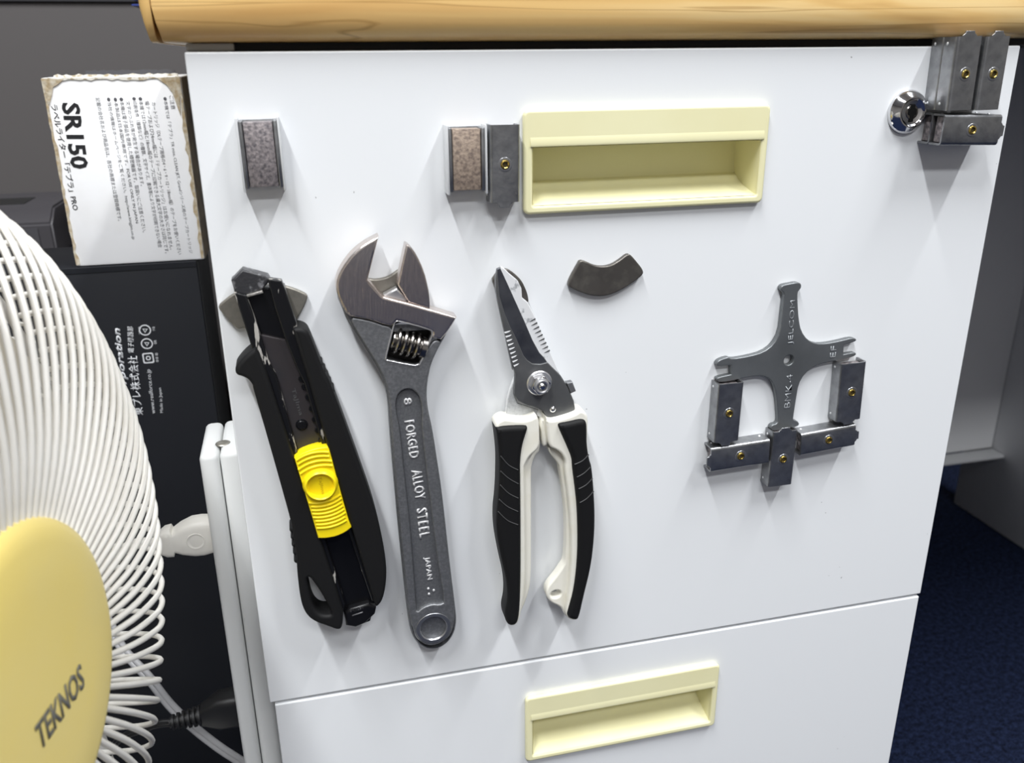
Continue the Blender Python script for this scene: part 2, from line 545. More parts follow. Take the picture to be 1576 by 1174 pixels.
box('side_panel', PXS, PXS + .028, .10, .637, .002, Z0 + .0031, M['side'], desk, .001)
box('modesty_panel', CW + .01, PXS - .0005, .585, .600, .119, Z0 + .0031, M['modesty'], desk, .001)
box('flange', CW + .01, PXS - .0005, .560, .584, .1135, .1185, M['panel_plain'], desk, .001)
sm = lathe_mesh([(0, .004), (.010, .004), (.013, .002), (.013, 0), (0, 0)], 24)
obj('cable_cap', sm, M['shelf_dark'], desk, Matrix.Translation((PXS - .0004, .615, .195)) @ Matrix.Rotation(math.radians(-90), 4, 'Y'))

# ------------------------------------------------------------------ drawer cabinet
cab = thing('drawer_cabinet', 'white steel drawer cabinet with cream recessed pulls covered in magnetic tools', 'cabinet', (CW / 2, .25, 0))
box('body', .0035, CW - .0035, .0245, .56, .03, Z0 - .0025, M['panel_plain'], cab, .001)
box('plinth', .012, CW - .012, .03, .55, 0, .03, M['recess'], cab)
box('top_block', .0003, .0178, .006, .03, Z0 + .0003, Z0 + .0031, M['greybar'], cab, .0006)
# pulls
HX0, HX1 = .1296, .2424
HZ1, HZ0 = Z0 - .0233, Z0 - .0664
OX0, OX1, OZ1, OZ0 = HX0 + .0041, HX1 - .0036, Z0 - .0385, Z0 - .0627
def rrect(x0, x1, z0, z1, r, n=5):
    out = []
    for cx, cz, a0 in ((x1 - r, z1 - r, 0), (x0 + r, z1 - r, 90), (x0 + r, z0 + r, 180), (x1 - r, z0 + r, 270)):
        for k in range(n + 1):
            a = math.radians(a0 + 90 * k / n)
            out.append((cx + r * math.cos(a), cz + r * math.sin(a)))
    return out
def front(name, x0, x1, z0, z1, dz):
    hole = rrect(HX0 + .0025, HX1 - .0025, HZ0 + .002 + dz, HZ1 - .002 + dz, .001)
    return slab(name, [rrect(x0, x1, z0, z1, .0008), hole], 0, -.022, M['panel'], cab, .0007, 3)
DZ = -.2995
up = front('drawer_front', 0, CW, Z0 - CH, Z0, 0)
lo = front('drawer_front', .0022, CW - .0006, .035, Z0 - CH - .0017, DZ)
tag(up, 'upper white drawer front'); tag(lo, 'lower white drawer front')
def pull(parent, dz, stain=False):
    fr = slab_mesh([rrect(HX0, HX1, HZ0 + dz, HZ1 + dz, .0026), rrect(OX0, OX1, OZ0 + dz, OZ1 + dz, .0008)], .0030, 0.00005, .0012, 3)
    f = obj('pull_frame', fr, M['cream'], parent)
    # scooped pocket, swept along x
    D = .0205
    prof = [(.0028, OZ1), (-.006, OZ1 + .0003), (-D + .003, OZ1 + .0005), (-D, OZ1 - .002), (-D, OZ1 - .013), (-D + .0012, OZ1 - .0165), (-D + .005, OZ1 - .0192), (-D + .010, OZ1 - .0212), (.0026, OZ0)]
    bm = bmesh.new()
    def sec(x):
        return [bm.verts.new((x, -h, z + dz)) for h, z in prof]
    a, b = sec(OX0), sec(OX1)
    for i in range(len(prof) - 1):
        bm.faces.new((a[i], a[i + 1], b[i + 1], b[i]))
    bm.faces.new(a); bm.faces.new(b[::-1])
    me = bpy.data.meshes.new('pocket')
    bmesh.ops.recalc_face_normals(bm, faces=bm.faces)
    bmesh.ops.reverse_faces(bm, faces=bm.faces)
    bm.to_mesh(me); bm.free(); shade(me, 30)
    obj('pull_pocket', me, M['cream'], parent)
    # sloping grip lip along the top of the opening
    bm = bmesh.new()
    z1, z0 = OZ1 + .0046 + dz, OZ1 + .0002 + dz
    pr = [(.0029, z1), (.0036, z0 + .0010), (.0034, z0 + .0002), (.0029, z0)]
    a = [bm.verts.new((OX0 - .0012, -h, z)) for h, z in pr]
    b = [bm.verts.new((OX1 + .0012, -h, z)) for h, z in pr]
    for i in range(4):
        bm.faces.new((a[i], a[(i + 1) % 4], b[(i + 1) % 4], b[i]))
    bm.faces.new(a[::-1]); bm.faces.new(b)
    obj('pull_lip', bm_mesh(bm), M['cream'], parent)
pull(up, 0)
pull(lo, DZ)
# lock
lx, lz = on(1401, 172.5, .003)
lock = obj('lock', lathe_mesh([(0, .0041), (.0050, .0041), (.0056, .0044), (.0062, .0050), (.0068, .0050), (.0086, .0028), (.0095, .0020), (.0098, .0012), (.0098, .0001), (0, .0001)], 40), M['chrome'], up, out_of_panel(lx, lz, 0))
obj('lock_cylinder', lathe_mesh([(0, .0003), (.0030, .0003), (.0033, 0), (0, 0)], 28), M['worm'], lock, out_of_panel(lx, lz, .0041))
slab('keyhole', [[(lx + a * .001, lz + b * .001) for a, b in ((-1.1, 3.4), (1.1, 3.4), (1.1, 1.9), (2.2, 1.2), (2.2, -.9), (.9, -1.6), (.9, -4.2), (-.9, -4.2), (-.9, -1.6), (-2.2, -.9), (-2.2, 1.2), (-1.1, 1.9))]], .0046, .0041, M['keyhole'], lock, .00005)

# ------------------------------------------------------------------ magnet catches
CD = .0080                      # depth of one catch
def yoke_mesh(w, L, d, t=.0009, r=.0016):
    """folded U sheet: face at -Y (distance d), flanges back to y = 0, length along Z"""
    outer = [(-w / 2, 0)]
    for k in range(5):
        a = math.pi - k * math.pi / 8
        outer.append((-w / 2 + r + r * math.cos(a), -(d - r + r * math.sin(a))))
    full = outer + [(-x, y) for x, y in outer[::-1]]
    ri = r - t
    inn = [(-w / 2 + t, 0)]
    for k in range(5):
        a = math.pi - k * math.pi / 8
        inn.append((-w / 2 + r + ri * math.cos(a), -(d - r + ri * math.sin(a))))
    inn = inn + [(-x, y) for x, y in inn[::-1]]
    bm = bmesh.new()
    def end(z, f):
        return ([bm.verts.new((x, y, z)) for x, y in full], [bm.verts.new((x, y, z)) for x, y in inn])
    o1, i1 = end(-L / 2, 0)
    o2, i2 = end(L / 2, 0)
    n = len(full)
    for i in range(n - 1):
        bm.faces.new((o1[i], o1[i + 1], o2[i + 1], o2[i]))
        bm.faces.new((i1[i + 1], i1[i], i2[i], i2[i + 1]))
        bm.faces.new((o1[i + 1], o1[i], i1[i], i1[i + 1]))
        bm.faces.new((o2[i], o2[i + 1], i2[i + 1], i2[i]))
    bm.faces.new((o1[0], o2[0], i2[0], i1[0]))
    bm.faces.new((o1[-1], i1[-1], i2[-1], o2[-1]))
    return bm_mesh(bm, True, 50)
EYE = lathe_mesh([(.0011, -.0012), (.0011, .0005), (.0014, .0007), (.0018, .0006), (.0020, .0002), (.0020, 0)], 20)
EYE_FLOOR = lathe_mesh([(0, .00012), (.00105, .00012), (.00105, 0), (0, 0)], 16)
DISH = lathe_mesh([(.0019, .00012), (.0024, .0002), (.0029, .00012), (.0030, 0), (.0019, 0)], 24)
DIMP = lathe_mesh([(0, .00035), (.0004, .0003), (.0007, 0.0)], 10)
def catch_b(label, corners, h0, group, tab='bottom', mats=None):
    """catch with its riveted back towards the viewer; corners (photo px): top-left, top-right, bottom-right, bottom-left of the face, in its own upright frame"""
    h = h0 + CD
    P = [at(a, b, -h) for a, b in corners]
    c = sum(P, Vector()) / 4
    u = ((P[1] - P[0]) + (P[2] - P[3])) / 2
    v = ((P[0] - P[3]) + (P[1] - P[2])) / 2
    w, L = u.length, v.length
    ang = math.atan2(v.x, v.z)
    mw = Matrix.Translation((c.x, -h0, c.z)) @ Matrix.Rotation(ang, 4, 'Y')
    t = thing('magnet_catch', label, 'magnet', group=group, mw=mw)
    w, L = round(w, 4), round(L, 4)
    obj('yoke', yoke_mesh(w, L, CD), M['zinc'], t, mw)
    blk = box_mesh(-w / 2 + .0012, w / 2 - .0012, -CD + .0016, -.0008, -L / 2 + .0015, L / 2 - .0015, .0003)
    obj('magnet_block', blk, M['zinc_tint'], t, mw)
    s = -1 if tab == 'bottom' else 1
    tb = [(-w * .30, s * (L / 2 - .0006)), (-w * .30, s * (L / 2 + .0004)), (-w * .20, s * (L / 2 + .0013)), (-w * .19, s * (L / 2 + .0022)), (w * .14, s * (L / 2 + .0022)), (w * .16, s * (L / 2 + .0012)), (w * .24, s * (L / 2 + .0004)), (w * .24, s * (L / 2 - .0006))]
    if s > 0: tb = tb[::-1]
    if tab: obj('tab', slab_mesh([tb], CD - .00002, CD - .0009, .0002), M['zinc'], t, mw)
    ez = mw @ Matrix.Translation((0, -CD, -.0002)) @ STAND
    e = obj('eyelet', EYE, M['brass'], t, ez)
    obj('eyelet_bore', EYE_FLOOR, M['brass_shade'], e, ez)
    obj('rivet_dish', DISH, M['satin_mid'], t, ez)
    for sx in (-1, 1):
        for zz in (-L / 2 + .0028, L / 2 - .0028):
            obj('dimple', DIMP, M['zinc_edge'], t, mw @ Matrix.Translation((sx * w / 2, -.0022, zz)) @ Matrix.Rotation(sx * math.radians(90), 4, 'Y'))
    return t
def catch_a(label, corners, group, block):
    """catch with its magnet face and the two pole plates towards the viewer"""
    P = [at(a, b, -CD) for a, b in corners]
    c = sum(P, Vector()) / 4
    u = ((P[1] - P[0]) + (P[2] - P[3])) / 2
    v = ((P[0] - P[3]) + (P[1] - P[2])) / 2
    w, L = u.length, v.length
    mw = Matrix.Translation((c.x, 0, c.z)) @ Matrix.Rotation(math.atan2(v.x, v.z), 4, 'Y')
    t = thing('magnet_catch', label, 'magnet', group=group, mw=mw)
    obj('magnet_block', box_mesh(-w / 2 + .0026, w / 2 - .0026, -CD + .0010, -.0009, -L / 2 + .0016, L / 2 - .0016, .0004), block, t, mw)
    obj('yoke', box_mesh(-w / 2 + .0012, w / 2 - .0012, -.0009, -.0001, -L / 2 + .001, L / 2 - .001, .0002), M['zinc'], t, mw)
    for s in (-1, 1):
        a, b = sorted((s * (w / 2 - .0009), s * w / 2))
        p = obj('pole_plate', box_mesh(a, b, -CD, -.0001, -L / 2, L / 2, .0003), M['zinc_edge'], t, mw)
        a, b = sorted((s * (w / 2 - .0024), s * (w / 2 - .00095)))
        obj('retaining_lip', box_mesh(a, b, -CD + .0004, -.001, -L / 2 + .0012, L / 2 - .0012, .0004), M['zinc'], t, mw)
    return t
g = 'magnetic door catches stuck on the drawer'
catch_a('single magnet catch with mottled magnet face near the top left of the drawer', [(360, 182), (429.5, 180), (440, 292.5), (376, 297)], g, M['zinc_tint'])
catch_a('magnet catch with brownish magnet face left of the upper cream pull', [(686.5, 193), (749.5, 191.5), (751.5, 299), (689.5, 300)], g, M['zinc_brown'])
catch_b('magnet catch with brass eyelet touching the upper cream pull', [(753.5, 193), (801, 191), (800.5, 310.5), (754.5, 312.5)], 0, g, 'bottom')
k1 = crop(1070, 420, 3.355)
catch_b('upright magnet catch under the left fork of the grey cross tool', k1([(122, 575), (257, 570), (225, 870), (100, 873)]), 0, g)
catch_b('magnet catch lying level at the lower left below the cross tool', k1([(88, 1035), (75, 903), (385, 865), (380, 980)]), 0, g, 'top')
catch_b('upright magnet catch under the foot of the grey cross tool', k1([(405, 825), (535, 815), (500, 1095), (378, 1100)]), 0, g, 'top')
catch_b('magnet catch lying level at the lower right below the cross tool', k1([(550, 945), (545, 835), (830, 780), (822, 895)]), 0, g, 'bottom')
catch_b('upright magnet catch under the right fork of the grey cross tool', k1([(757, 472), (890, 462), (855, 757), (732, 767)]), 0, g)
k2 = crop(1340, 30, 5.335)
V1 = k2([(715, 137), (930, 137), (838, 745), (630, 745)])
V2 = k2([(955, 137), (1163, 137), (1055, 745), (863, 740)])
H1 = k2([(580, 1035), (610, 780), (1085, 780), (1040, 1035)])
def behind(c):
    return [(lambda p: (788 + F * (p - CAM).dot(RX) / (p - CAM).dot(FW), 587 - F * (p - CAM).dot(UP) / (p - CAM).dot(FW)))(at(a, b, -2 * CD) + Vector((0, CD, 0))) for a, b in c]
catch_b('outer magnet catch of the upright stack beside the drawer lock', V1, CD + .0001, g, 'top')
catch_b('inner magnet catch of the upright stack beside the drawer lock, against the panel', behind(V1), 0, g, None)
catch_b('outer magnet catch of the upright stack at the right drawer edge', V2, CD + .0001, g, 'top')
catch_b('inner magnet catch of the upright stack at the right drawer edge, against the panel', behind(V2), 0, g, None)
catch_b('outer magnet catch of the level stack under the two upright stacks', H1, CD + .0001, g, 'bottom')
catch_b('inner magnet catch of the level stack under the two upright stacks, against the panel', behind(H1), 0, g, None)

# ------------------------------------------------------------------ arc magnets
def arc_magnet(label, pts, material, sharp=(), h=.003):
    o = slab('arc_magnet', [chaikin(xz(pts, h), 2, sharp)], h, .00005, material, None, .0006, 3)
    return tag(o, label, 'magnet', 'curved motor magnets stuck on the drawer')
k3 = crop(740, 390, 3.915)
arc_magnet('dark curved magnet alone on the white drawer right of the shears', k3([(585, 70), (600, 42), (625, 45), (690, 75), (740, 80), (790, 70), (840, 40), (885, 3), (905, 8), (945, 55), (980, 100), (980, 132), (880, 203), (820, 235), (760, 257), (700, 260), (640, 250), (540, 210), (526, 190), (545, 140)]), M['dark_magnet'])
k4 = crop(320, 400, 5.87)
arc_magnet('grey curved magnet behind the head of the utility knife', k4([(95, 420), (115, 395), (235, 300), (400, 250), (560, 225), (690, 230), (880, 300), (912, 345), (800, 560), (600, 640), (400, 650), (330, 612), (280, 628), (240, 605), (105, 455)]), M['grey_magnet'])
k5 = crop(500, 350, 5.336)
arc_magnet('curved magnet behind the throat of the adjustable wrench', k5([(300, 400), (370, 428), (450, 428), (530, 405), (590, 360), (640, 330), (780, 480), (760, 560), (560, 680), (400, 690), (240, 600), (230, 540)]), M['grey_magnet'])
k6 = crop(740, 390, 6.522)
arc_magnet('dark curved magnet behind the tip of the garden shears', k6([(118, 262), (135, 238), (170, 190), (240, 155), (285, 165), (350, 210), (410, 270), (455, 360), (480, 440), (480, 500), (440, 480), (330, 460), (200, 400), (128, 300)]), M['dark_magnet'])

# ------------------------------------------------------------------ utility knife
kn = thing('utility_knife', 'black heavy duty utility knife with a yellow slide lock stuck on the drawer', 'knife', (on(440, 690, 0)[0], 0, on(440, 690, 0)[1]))
c1, c2, c3 = crop(320, 400, 5.87), crop(360, 580, 5.336), crop(420, 770, 5.336)
HB = .0032
trk_l = [(360, 450), (397, 541), (412.5, 580), (452, 700), (493, 830), (528.7, 942)]
trk_r = [(438, 440), (452, 507), (472.5, 580), (504, 689), (536, 800), (577, 927)]
slab('track', [xz(trk_l + c3([(600, 1000), (700, 1030), (800, 990)]) + trk_r[::-1], .009)], .009, HB, M['black_gloss'], kn, .0004)
slab('knife_head', [xz(c1([(210, 185), (235, 165), (310, 88), (540, 150), (560, 180), (545, 210), (490, 270), (350, 320), (240, 290)]), .0105)], .0105, HB, M['black_scuffed'], kn, .0007)
slab('head_edge', [xz(c1([(340, 322), (490, 278), (500, 300), (355, 340)]), .0117)], .0117, .0095, M['worn_metal'], kn, .0003)
def strip(l, r): return l + r[::-1]
rail_l = strip(c1([(235, 293), (400, 810)]) + [(412, 580), (451, 702), (492, 832), (528, 944)], c1([(345, 320), (455, 620), (545, 905)]) + [(426, 580), (459, 700), (500, 828), (531, 930)])
slab('side_rail', [xz(rail_l, .0135)], .0135, .0088, M['black_worn'], kn, .0006)
rail_r = strip(c1([(535, 170), (600, 420), (690, 700), (800, 980)]) + [(468, 590), (497, 690), (534, 812), (572, 925)], c1([(665, 190), (700, 270), (815, 620)]) + [(473, 575), (505, 688), (541, 812), (578, 926)])
slab('side_rail', [xz(rail_r, .0135)], .0135, .0088, M['black_worn'], kn, .0006)
slab('blade_cover', [xz(c1([(458, 672), (700, 725)]) + [(458, 560), (472, 590), (503, 700), (462, 706), (428, 590)], .0108)], .0108, .0088, M['blade_black'], kn, .0003)
for (u, v) in ((555, 15), (580, 80), (610, 165), (640, 260), (665, 350), (690, 440), (718, 525)):
    x, z = on(*c2([(u + 4, v)])[0], .0115)
    r = .00155
    a0 = math.radians(110)
    pts = [(x + r * math.cos(a0 + k * math.pi / 10), z + r * math.sin(a0 + k * math.pi / 10)) for k in range(11)]
    slab('ratchet_notch', [pts], .0115, .0105, M['black_gloss'], kn, .0002)
x, z = on(*c2([(558, 395)])[0], .011)
obj('stop_pin', lathe_mesh([(0, .0007), (.0018, .0007), (.0021, .0003), (.0021, 0), (.0026, 0), (.0028, -.0004), (0, -.0004)], 24), M['black_gloss'], kn, out_of_panel(x, z, .0109))
ptext('blade_lettering', 'TaJIma', c2([(462, 100)])[0], c2([(530, 320)])[0], 7, .01085, M['blade_dark'], kn)
lg = c1([(430, 800), (385, 830), (320, 885), (262, 955), (243, 995), (255, 1045), (330, 1063), (375, 1095), (405, 1140)]) + c2([(155, 95), (250, 420), (350, 770), (450, 1130)]) + c3([(138, 150), (152, 200), (168, 300), (185, 400), (196, 500), (200, 600), (220, 780), (245, 890), (290, 965), (360, 1010), (450, 1040), (540, 1075), (575, 1045), (580, 920), (392, 325)]) + [(452, 702), (412.5, 581), (398, 543)]
lh = c3([(278, 650), (300, 632), (345, 690), (390, 755), (450, 860), (484, 930), (470, 950), (400, 948), (350, 910), (318, 840), (302, 760)])
slab('left_grip', [chaikin(xz(lg, .0165), 2, (0, 8, len(lg) - 1, len(lg) - 2, len(lg) - 5)), chaikin(xz(lh, .0165), 2)], .0165, HB, M['rubber'], kn, .0016, 4)
rg = c1([(768, 640), (780, 622), (830, 614), (895, 640), (925, 690), (1010, 910), (1060, 1030)]) + c2([(780, 20), (830, 150), (900, 340), (1030, 700), (1110, 930)]) + c3([(830, 40), (868, 180), (905, 340), (930, 500), (937, 620), (925, 740), (900, 835), (850, 890), (832, 842), (645, 225)]) + [(504, 689), (472.6, 580)]
slab('right_grip', [chaikin(xz(rg, .0165), 2, (0, len(rg) - 1, len(rg) - 2, len(rg) - 4))], .0165, HB, M['rubber'], kn, .0016, 4)
# finger ridges on the grips
for q in (c3([(158, 215)]), c3([(168, 275)]), c3([(176, 335)]), c3([(186, 400)]), c3([(194, 465)]), [(492.5, 558)], [(497, 568)], [(501.5, 578)], [(506, 588)], [(510.5, 598)]):
    x, z = on(*q[0], .011)
    obj('grip_ridge', lathe_mesh([(0, .0052), (.0009, .0048), (.0012, .004), (.0012, -.004), (0, -.0045)], 10), M['rubber'], kn, out_of_panel(x, z, .0098))
bc = c3([(590, 925), (600, 1032), (680, 1045), (760, 1012), (840, 935), (850, 885), (790, 850), (640, 890)])
cap = slab('end_cap', [xz(bc, .0125)], .0125, HB, M['black_gloss'], kn, .0012, 3)
ptext('end_lettering', 'PUSH', c3([(640, 920)])[0], c3([(745, 890)])[0], 5, .0125, M['black_scuffed'], cap)
slab('end_bar', [xz(c3([(650, 945), (740, 915), (742, 922), (652, 952)]), .0128)], .0128, .0122, M['black_scuffed'], cap, .0001)
# yellow slider with ribs that follow its round button
sl = c2([(497, 668), (550, 632), (620, 604), (700, 582), (770, 575), (785, 600), (850, 850), (940, 1174)]) + c3([(645, 222), (600, 262), (520, 298), (440, 312), (372, 312), (350, 230)])
SH = .0172
slider = slab('slide_lock', [chaikin(xz(sl, SH), 1, (0, 4, 8, 12))], SH, .0088, M['yellow'], kn, .0005)
bx_, bz_ = on(493.5, 748.5, .0195)
obj('lock_button', lathe_mesh([(0, .0003), (.0053, .0003), (.0054, .0006), (.0057, .0024), (.0062, .0029), (.0067, .0025), (.0072, .0012), (.0076, .0), (0, 0)], 40), M['yellow'], slider, out_of_panel(bx_, bz_, SH - .0001))
ptext('logo_lettering', 'TaJIma', c2([(685, 822)])[0], c2([(716, 966)])[0], 5.5, SH + .0003, M['yellow_print'], slider)
sx0 = xz(sl, SH)
def inside_x(z):
    """x span of the slider at height z, inset for the ribs"""
    xs = []
    n = len(sx0)
    for i in range(n):
        (xa, za), (xb, zb) = sx0[i], sx0[(i + 1) % n]
        if (za - z) * (zb - z) < 0:
            xs.append(xa + (xb - xa) * (z - za) / (zb - za))
    return (min(xs), max(xs)) if len(xs) >= 2 else None
def inside(x, z):
    s = inside_x(z)
    return s and s[0] + .0002 < x < s[1] - .0002
axd = Vector((on(516, 826, SH)[0] - bx_, 0, on(516, 826, SH)[1] - bz_)).normalized()
sd = Vector((-axd.z, 0, axd.x))
for sgn, dists in ((-1, [.0088, .0110, .0132, .0152]), (1, [.0090, .0108, .0126, .0144, .0162, .0180, .0198, .0216])):
    for dd in dists:
        R0 = .013 + .25 * dd
        pts = []
        for k in range(-24, 25):
            a = k * math.radians(3)
            base = Vector((bx_, 0, bz_)) + axd * sgn * (dd - R0)
            p = base + axd * sgn * R0 * math.cos(a) + sd * R0 * math.sin(a)
            if inside(p.x, p.z): pts.append((p.x, -SH - .00005, p.z))
        if len(pts) > 2:
            obj('grip_rib', tube_mesh(pts, .00062, 8), M['yellow'], slider)

# ------------------------------------------------------------------ adjustable wrench
wr = thing('adjustable_wrench', 'chrome adjustable wrench stuck on the drawer with its jaws up', 'wrench', (on(650, 700, 0)[0], 0, on(650, 700, 0)[1]))
w1, w2, w3 = crop(500, 350, 5.336), crop(490, 340, 3.453), crop(560, 660, 3.261)
HW = .0032
WH = .0125
win = w1([(600, 776), (735, 808), (868, 848), (876, 880), (830, 1000), (775, 1118), (740, 1128), (620, 1108), (508, 1085), (512, 1050), (560, 860), (578, 790)])
headp = w1([(445, 72), (400, 245), (352, 432), (470, 560), (490, 572), (700, 625), (900, 682), (1085, 738), (1050, 800), (1000, 872), (955, 925), (870, 905), (888, 870), (868, 843), (735, 803), (595, 768), (566, 800), (545, 812), (480, 800), (400, 770), (300, 748), (190, 732), (130, 630), (92, 530), (92, 430), (145, 318), (235, 205), (345, 122)])
hs = set(range(0, 8)) | {10, 15}
bodyp = w1([(130, 630), (92, 560), (300, 700), (500, 760), (700, 780), (900, 830), (1000, 830), (1010, 860), (930, 1000), (880, 1110), (862, 1174)]) + w2([(575, 900), (582, 1000)]) + w3([(345, 0), (370, 165), (395, 330), (430, 660), (463, 920), (466, 970), (455, 1025), (425, 1072), (385, 1100), (340, 1109), (295, 1098), (258, 1065), (235, 1020), (225, 960), (215, 880), (190, 650), (165, 400), (130, 0)]) + w2([(375, 1000), (362, 900), (330, 810), (270, 710), (200, 600), (150, 530)])
bx0, bz0 = on(*w3([(350, 1000)])[0], .0085)
hole = circle(bx0, bz0, .00655, 32)
BH = .0096
slab('handle', [chaikin(xz(bodyp, BH), 2), xz(win, BH), hole], BH, HW, M['satin'], wr, .0010, 3)
slab('fixed_jaw', [chaikin(xz(headp, WH), 2, hs)], WH, HW + .0002, M['polish'], wr, .0011, 3)
# upper body layer: border around the recessed panel, running up around the worm window
rimo = w1([(195, 738), (300, 752), (400, 775), (480, 806), (545, 818), (560, 900), (500, 1080), (510, 1100), (750, 1140), (785, 1120), (880, 930), (955, 930), (930, 1000), (880, 1100), (858, 1174)]) + w2([(568, 900), (578, 1010)]) + w3([(338, 0), (388, 330), (423, 660), (455, 900), (455, 985), (430, 1050), (340, 1098), (265, 1058), (240, 985), (222, 880), (198, 650), (172, 400), (138, 0)]) + w2([(383, 1000), (370, 900), (338, 806), (278, 706), (225, 625)])
pan = w2([(412, 1010), (412, 955), (428, 912), (470, 890), (515, 902), (543, 945), (552, 1020)]) + w3([(290, 0), (330, 330), (370, 660), (408, 872), (380, 884), (345, 880), (300, 896), (264, 925), (262, 890), (235, 520), (205, 250), (180, 0)])
bx1, bz1 = on(*w3([(350, 1000)])[0], .0117)
slab('handle_border', [chaikin(xz(rimo, .0117), 2), chaikin(xz(pan, .0117), 1), circle(bx1, bz1, .0078, 32)], .0117, BH - .0003, M['satin'], wr, .0006, 2)
slab('recess_panel', [chaikin(xz(pan, BH), 1)], BH + .0002, BH - .0006, M['satin_dark'], wr, .0001)
obj('hang_ring', lathe_mesh([(.0063, -.006), (.0063, .0018), (.0068, .0024), (.0084, .0024), (.0096, .0012), (.0098, -.002)], 40), M['satin_mid'], wr, out_of_panel(bx1, bz1, .0095))
def wt(s, a, b, hp):
    ptext('handle_lettering', s, a, b, hp, BH + .0001, M['raised'], wr, ext=.0004, bold=.022)
wt('8', (620.5, 613), (622, 624), 12)
wt('FORGED', (622, 648), (630.5, 706), 14)
wt('ALLOY', (632.5, 724), (639.5, 770), 14.5)
wt('STEEL', (640.5, 783), (646, 829), 14.5)
wt('JAPAN', (651, 858), (655.5, 893), 9)
wt('∴', (657, 904), (658.5, 916), 10)
# movable jaw
mj = w1([(668, 138), (700, 150), (755, 222), (815, 355), (850, 490), (865, 600), (866, 668), (690, 617), (597, 472), (612, 400)])
jaw = slab('movable_jaw', [chaikin(xz(mj, .0118), 1, (0, 6, 7, 8))], .0118, HW + .0006, M['polish'], wr, .0008, 3)
slab('jaw_shank', [xz(w1([(466, 566), (592, 498), (720, 630), (640, 640)]), .0092)], .0092, HW + .0006, M['satin_light'], jaw, .0008)
# worm
pw0, pw1 = at(*w1([(548, 915)])[0], -.0088), at(*w1([(830, 992)])[0], -.0088)
Lw = (pw1 - pw0).length
prof = [(0, 0), (.0040, 0), (.0042, .0005)]
pitch = Lw / 5.6
z = .0012
for i in range(4):
    prof += [(.0040, z), (.0058, z + pitch * .22), (.0061, z + pitch * .42), (.0058, z + pitch * .62), (.0040, z + pitch * .92)]
    z += pitch
prof += [(.0040, z + .0004), (.0048, z + .0006), (.0048, Lw - .0004), (.0044, Lw), (0, Lw)]
wc_ = xz(win, .0120)
mcx, mcz = sum(p[0] for p in wc_) / len(wc_), sum(p[1] for p in wc_) / len(wc_)
slab('window_rim', [chaikin([(mcx + (a - mcx) * 1.10, mcz + (b - mcz) * 1.10) for a, b in wc_], 1), wc_], .0122, .0100, M['satin_light'], wr, .0005, 3)
obj('worm_screw', lathe_mesh(prof, 36, ang=25), M['worm'], wr, frame_m(pw0, pw1 - pw0))
slab('window_floor', [xz(win, HW + .0005)], HW + .0005, HW, M['recess'], wr, .0001)

# ------------------------------------------------------------------ garden shears
sh = thing('garden_shears', 'garden shears with white and black handles stuck blades up on the drawer', 'shears', (on(840, 690, 0)[0], 0, on(840, 690, 0)[1]))
s1, s2, s3 = crop(740, 390, 6.522), crop(740, 540, 5.87), crop(740, 720, 4.515)
rb = s1([(200, 132), (245, 160), (290, 205), (370, 272), (408, 350), (414, 440), (428, 456), (470, 490), (545, 640), (690, 980), (775, 1165)]) + s2([(722, 222), (800, 420), (700, 640), (510, 590), (498, 545), (450, 590), (400, 640), (228, 640), (232, 560), (245, 450), (268, 360), (300, 270), (380, 100)]) + s1([(300, 700), (210, 250)])
slab('rear_blade', [xz(rb, .0068)], .0068, .0036, M['blade_bright'], sh, .0003)
slab('rear_tang', [xz(s2([(300, 275), (330, 470), (520, 530), (500, 585), (430, 620), (228, 640), (232, 560), (245, 450), (268, 360)]), .0071)], .0071, .0060, M['blade_sand'], sh, .0003)
fb = s1([(196, 146), (165, 158), (147, 255), (150, 375), (172, 500), (235, 780), (320, 1174)]) + s2([(292, 140), (310, 205), (305, 300), (302, 400), (335, 455), (420, 498), (520, 520), (560, 545), (590, 600), (640, 650), (862, 620), (860, 560), (840, 450), (790, 330), (722, 222), (600, 102)]) + s1([(640, 1050), (590, 998), (520, 870), (430, 660), (330, 440), (260, 285)])
slab('front_blade', [xz(fb, .0092)], .0092, .0070, M['blade_ground'], sh, .0003)
ridge = s1([(168, 170), (150, 260), (153, 375), (176, 500), (238, 780), (322, 1174)]) + s2([(295, 140), (313, 205), (308, 300), (305, 400), (337, 452), (420, 494), (520, 516), (562, 541), (592, 596), (640, 645), (858, 618), (856, 560), (836, 452), (786, 334), (718, 226), (608, 112)]) + s1([(670, 1095), (600, 1112), (520, 1108), (470, 1075), (430, 1025), (390, 930), (350, 840), (300, 745), (240, 600), (190, 430)])
slab('blade_spine', [xz(ridge, .0099)], .0099, .0090, M['blade_dark'], sh, .0003)
for k in range(9):
    t = k / 8
    a = (237 + t * 92, 793 + t * 335)
    b = (297 + t * 86, 778 + t * 330)
    q = s1([(a[0], a[1] - 2), (b[0], b[1] - 2), (b[0] - 14, b[1] + 14), (a[0] + 6, a[1] + 13)])
    slab('serration', [xz(q, .0101)], .0101, .0096, M['blade_bright'], sh, .0001)
for k in range(9):
    t = k / 8
    a = (488 + t * 148, 684 + t * 312)
    b = (546 + t * 145, 650 + t * 318)
    q = s1([a, (b[0], b[1] - 3), (b[0] + 6, b[1] + 11), (a[0] + 25, a[1] - 4)])
    slab('serration', [xz(q, .0070)], .0070, .0064, M['blade_dark'], sh, .0001)
nx, nz = on(831, 590.5, .011)
obj('washer', lathe_mesh([(0, .0006), (.0054, .0006), (.0059, .0002), (.0059, 0), (0, 0)], 36), M['satin_light'], sh, out_of_panel(nx, nz, .0099))
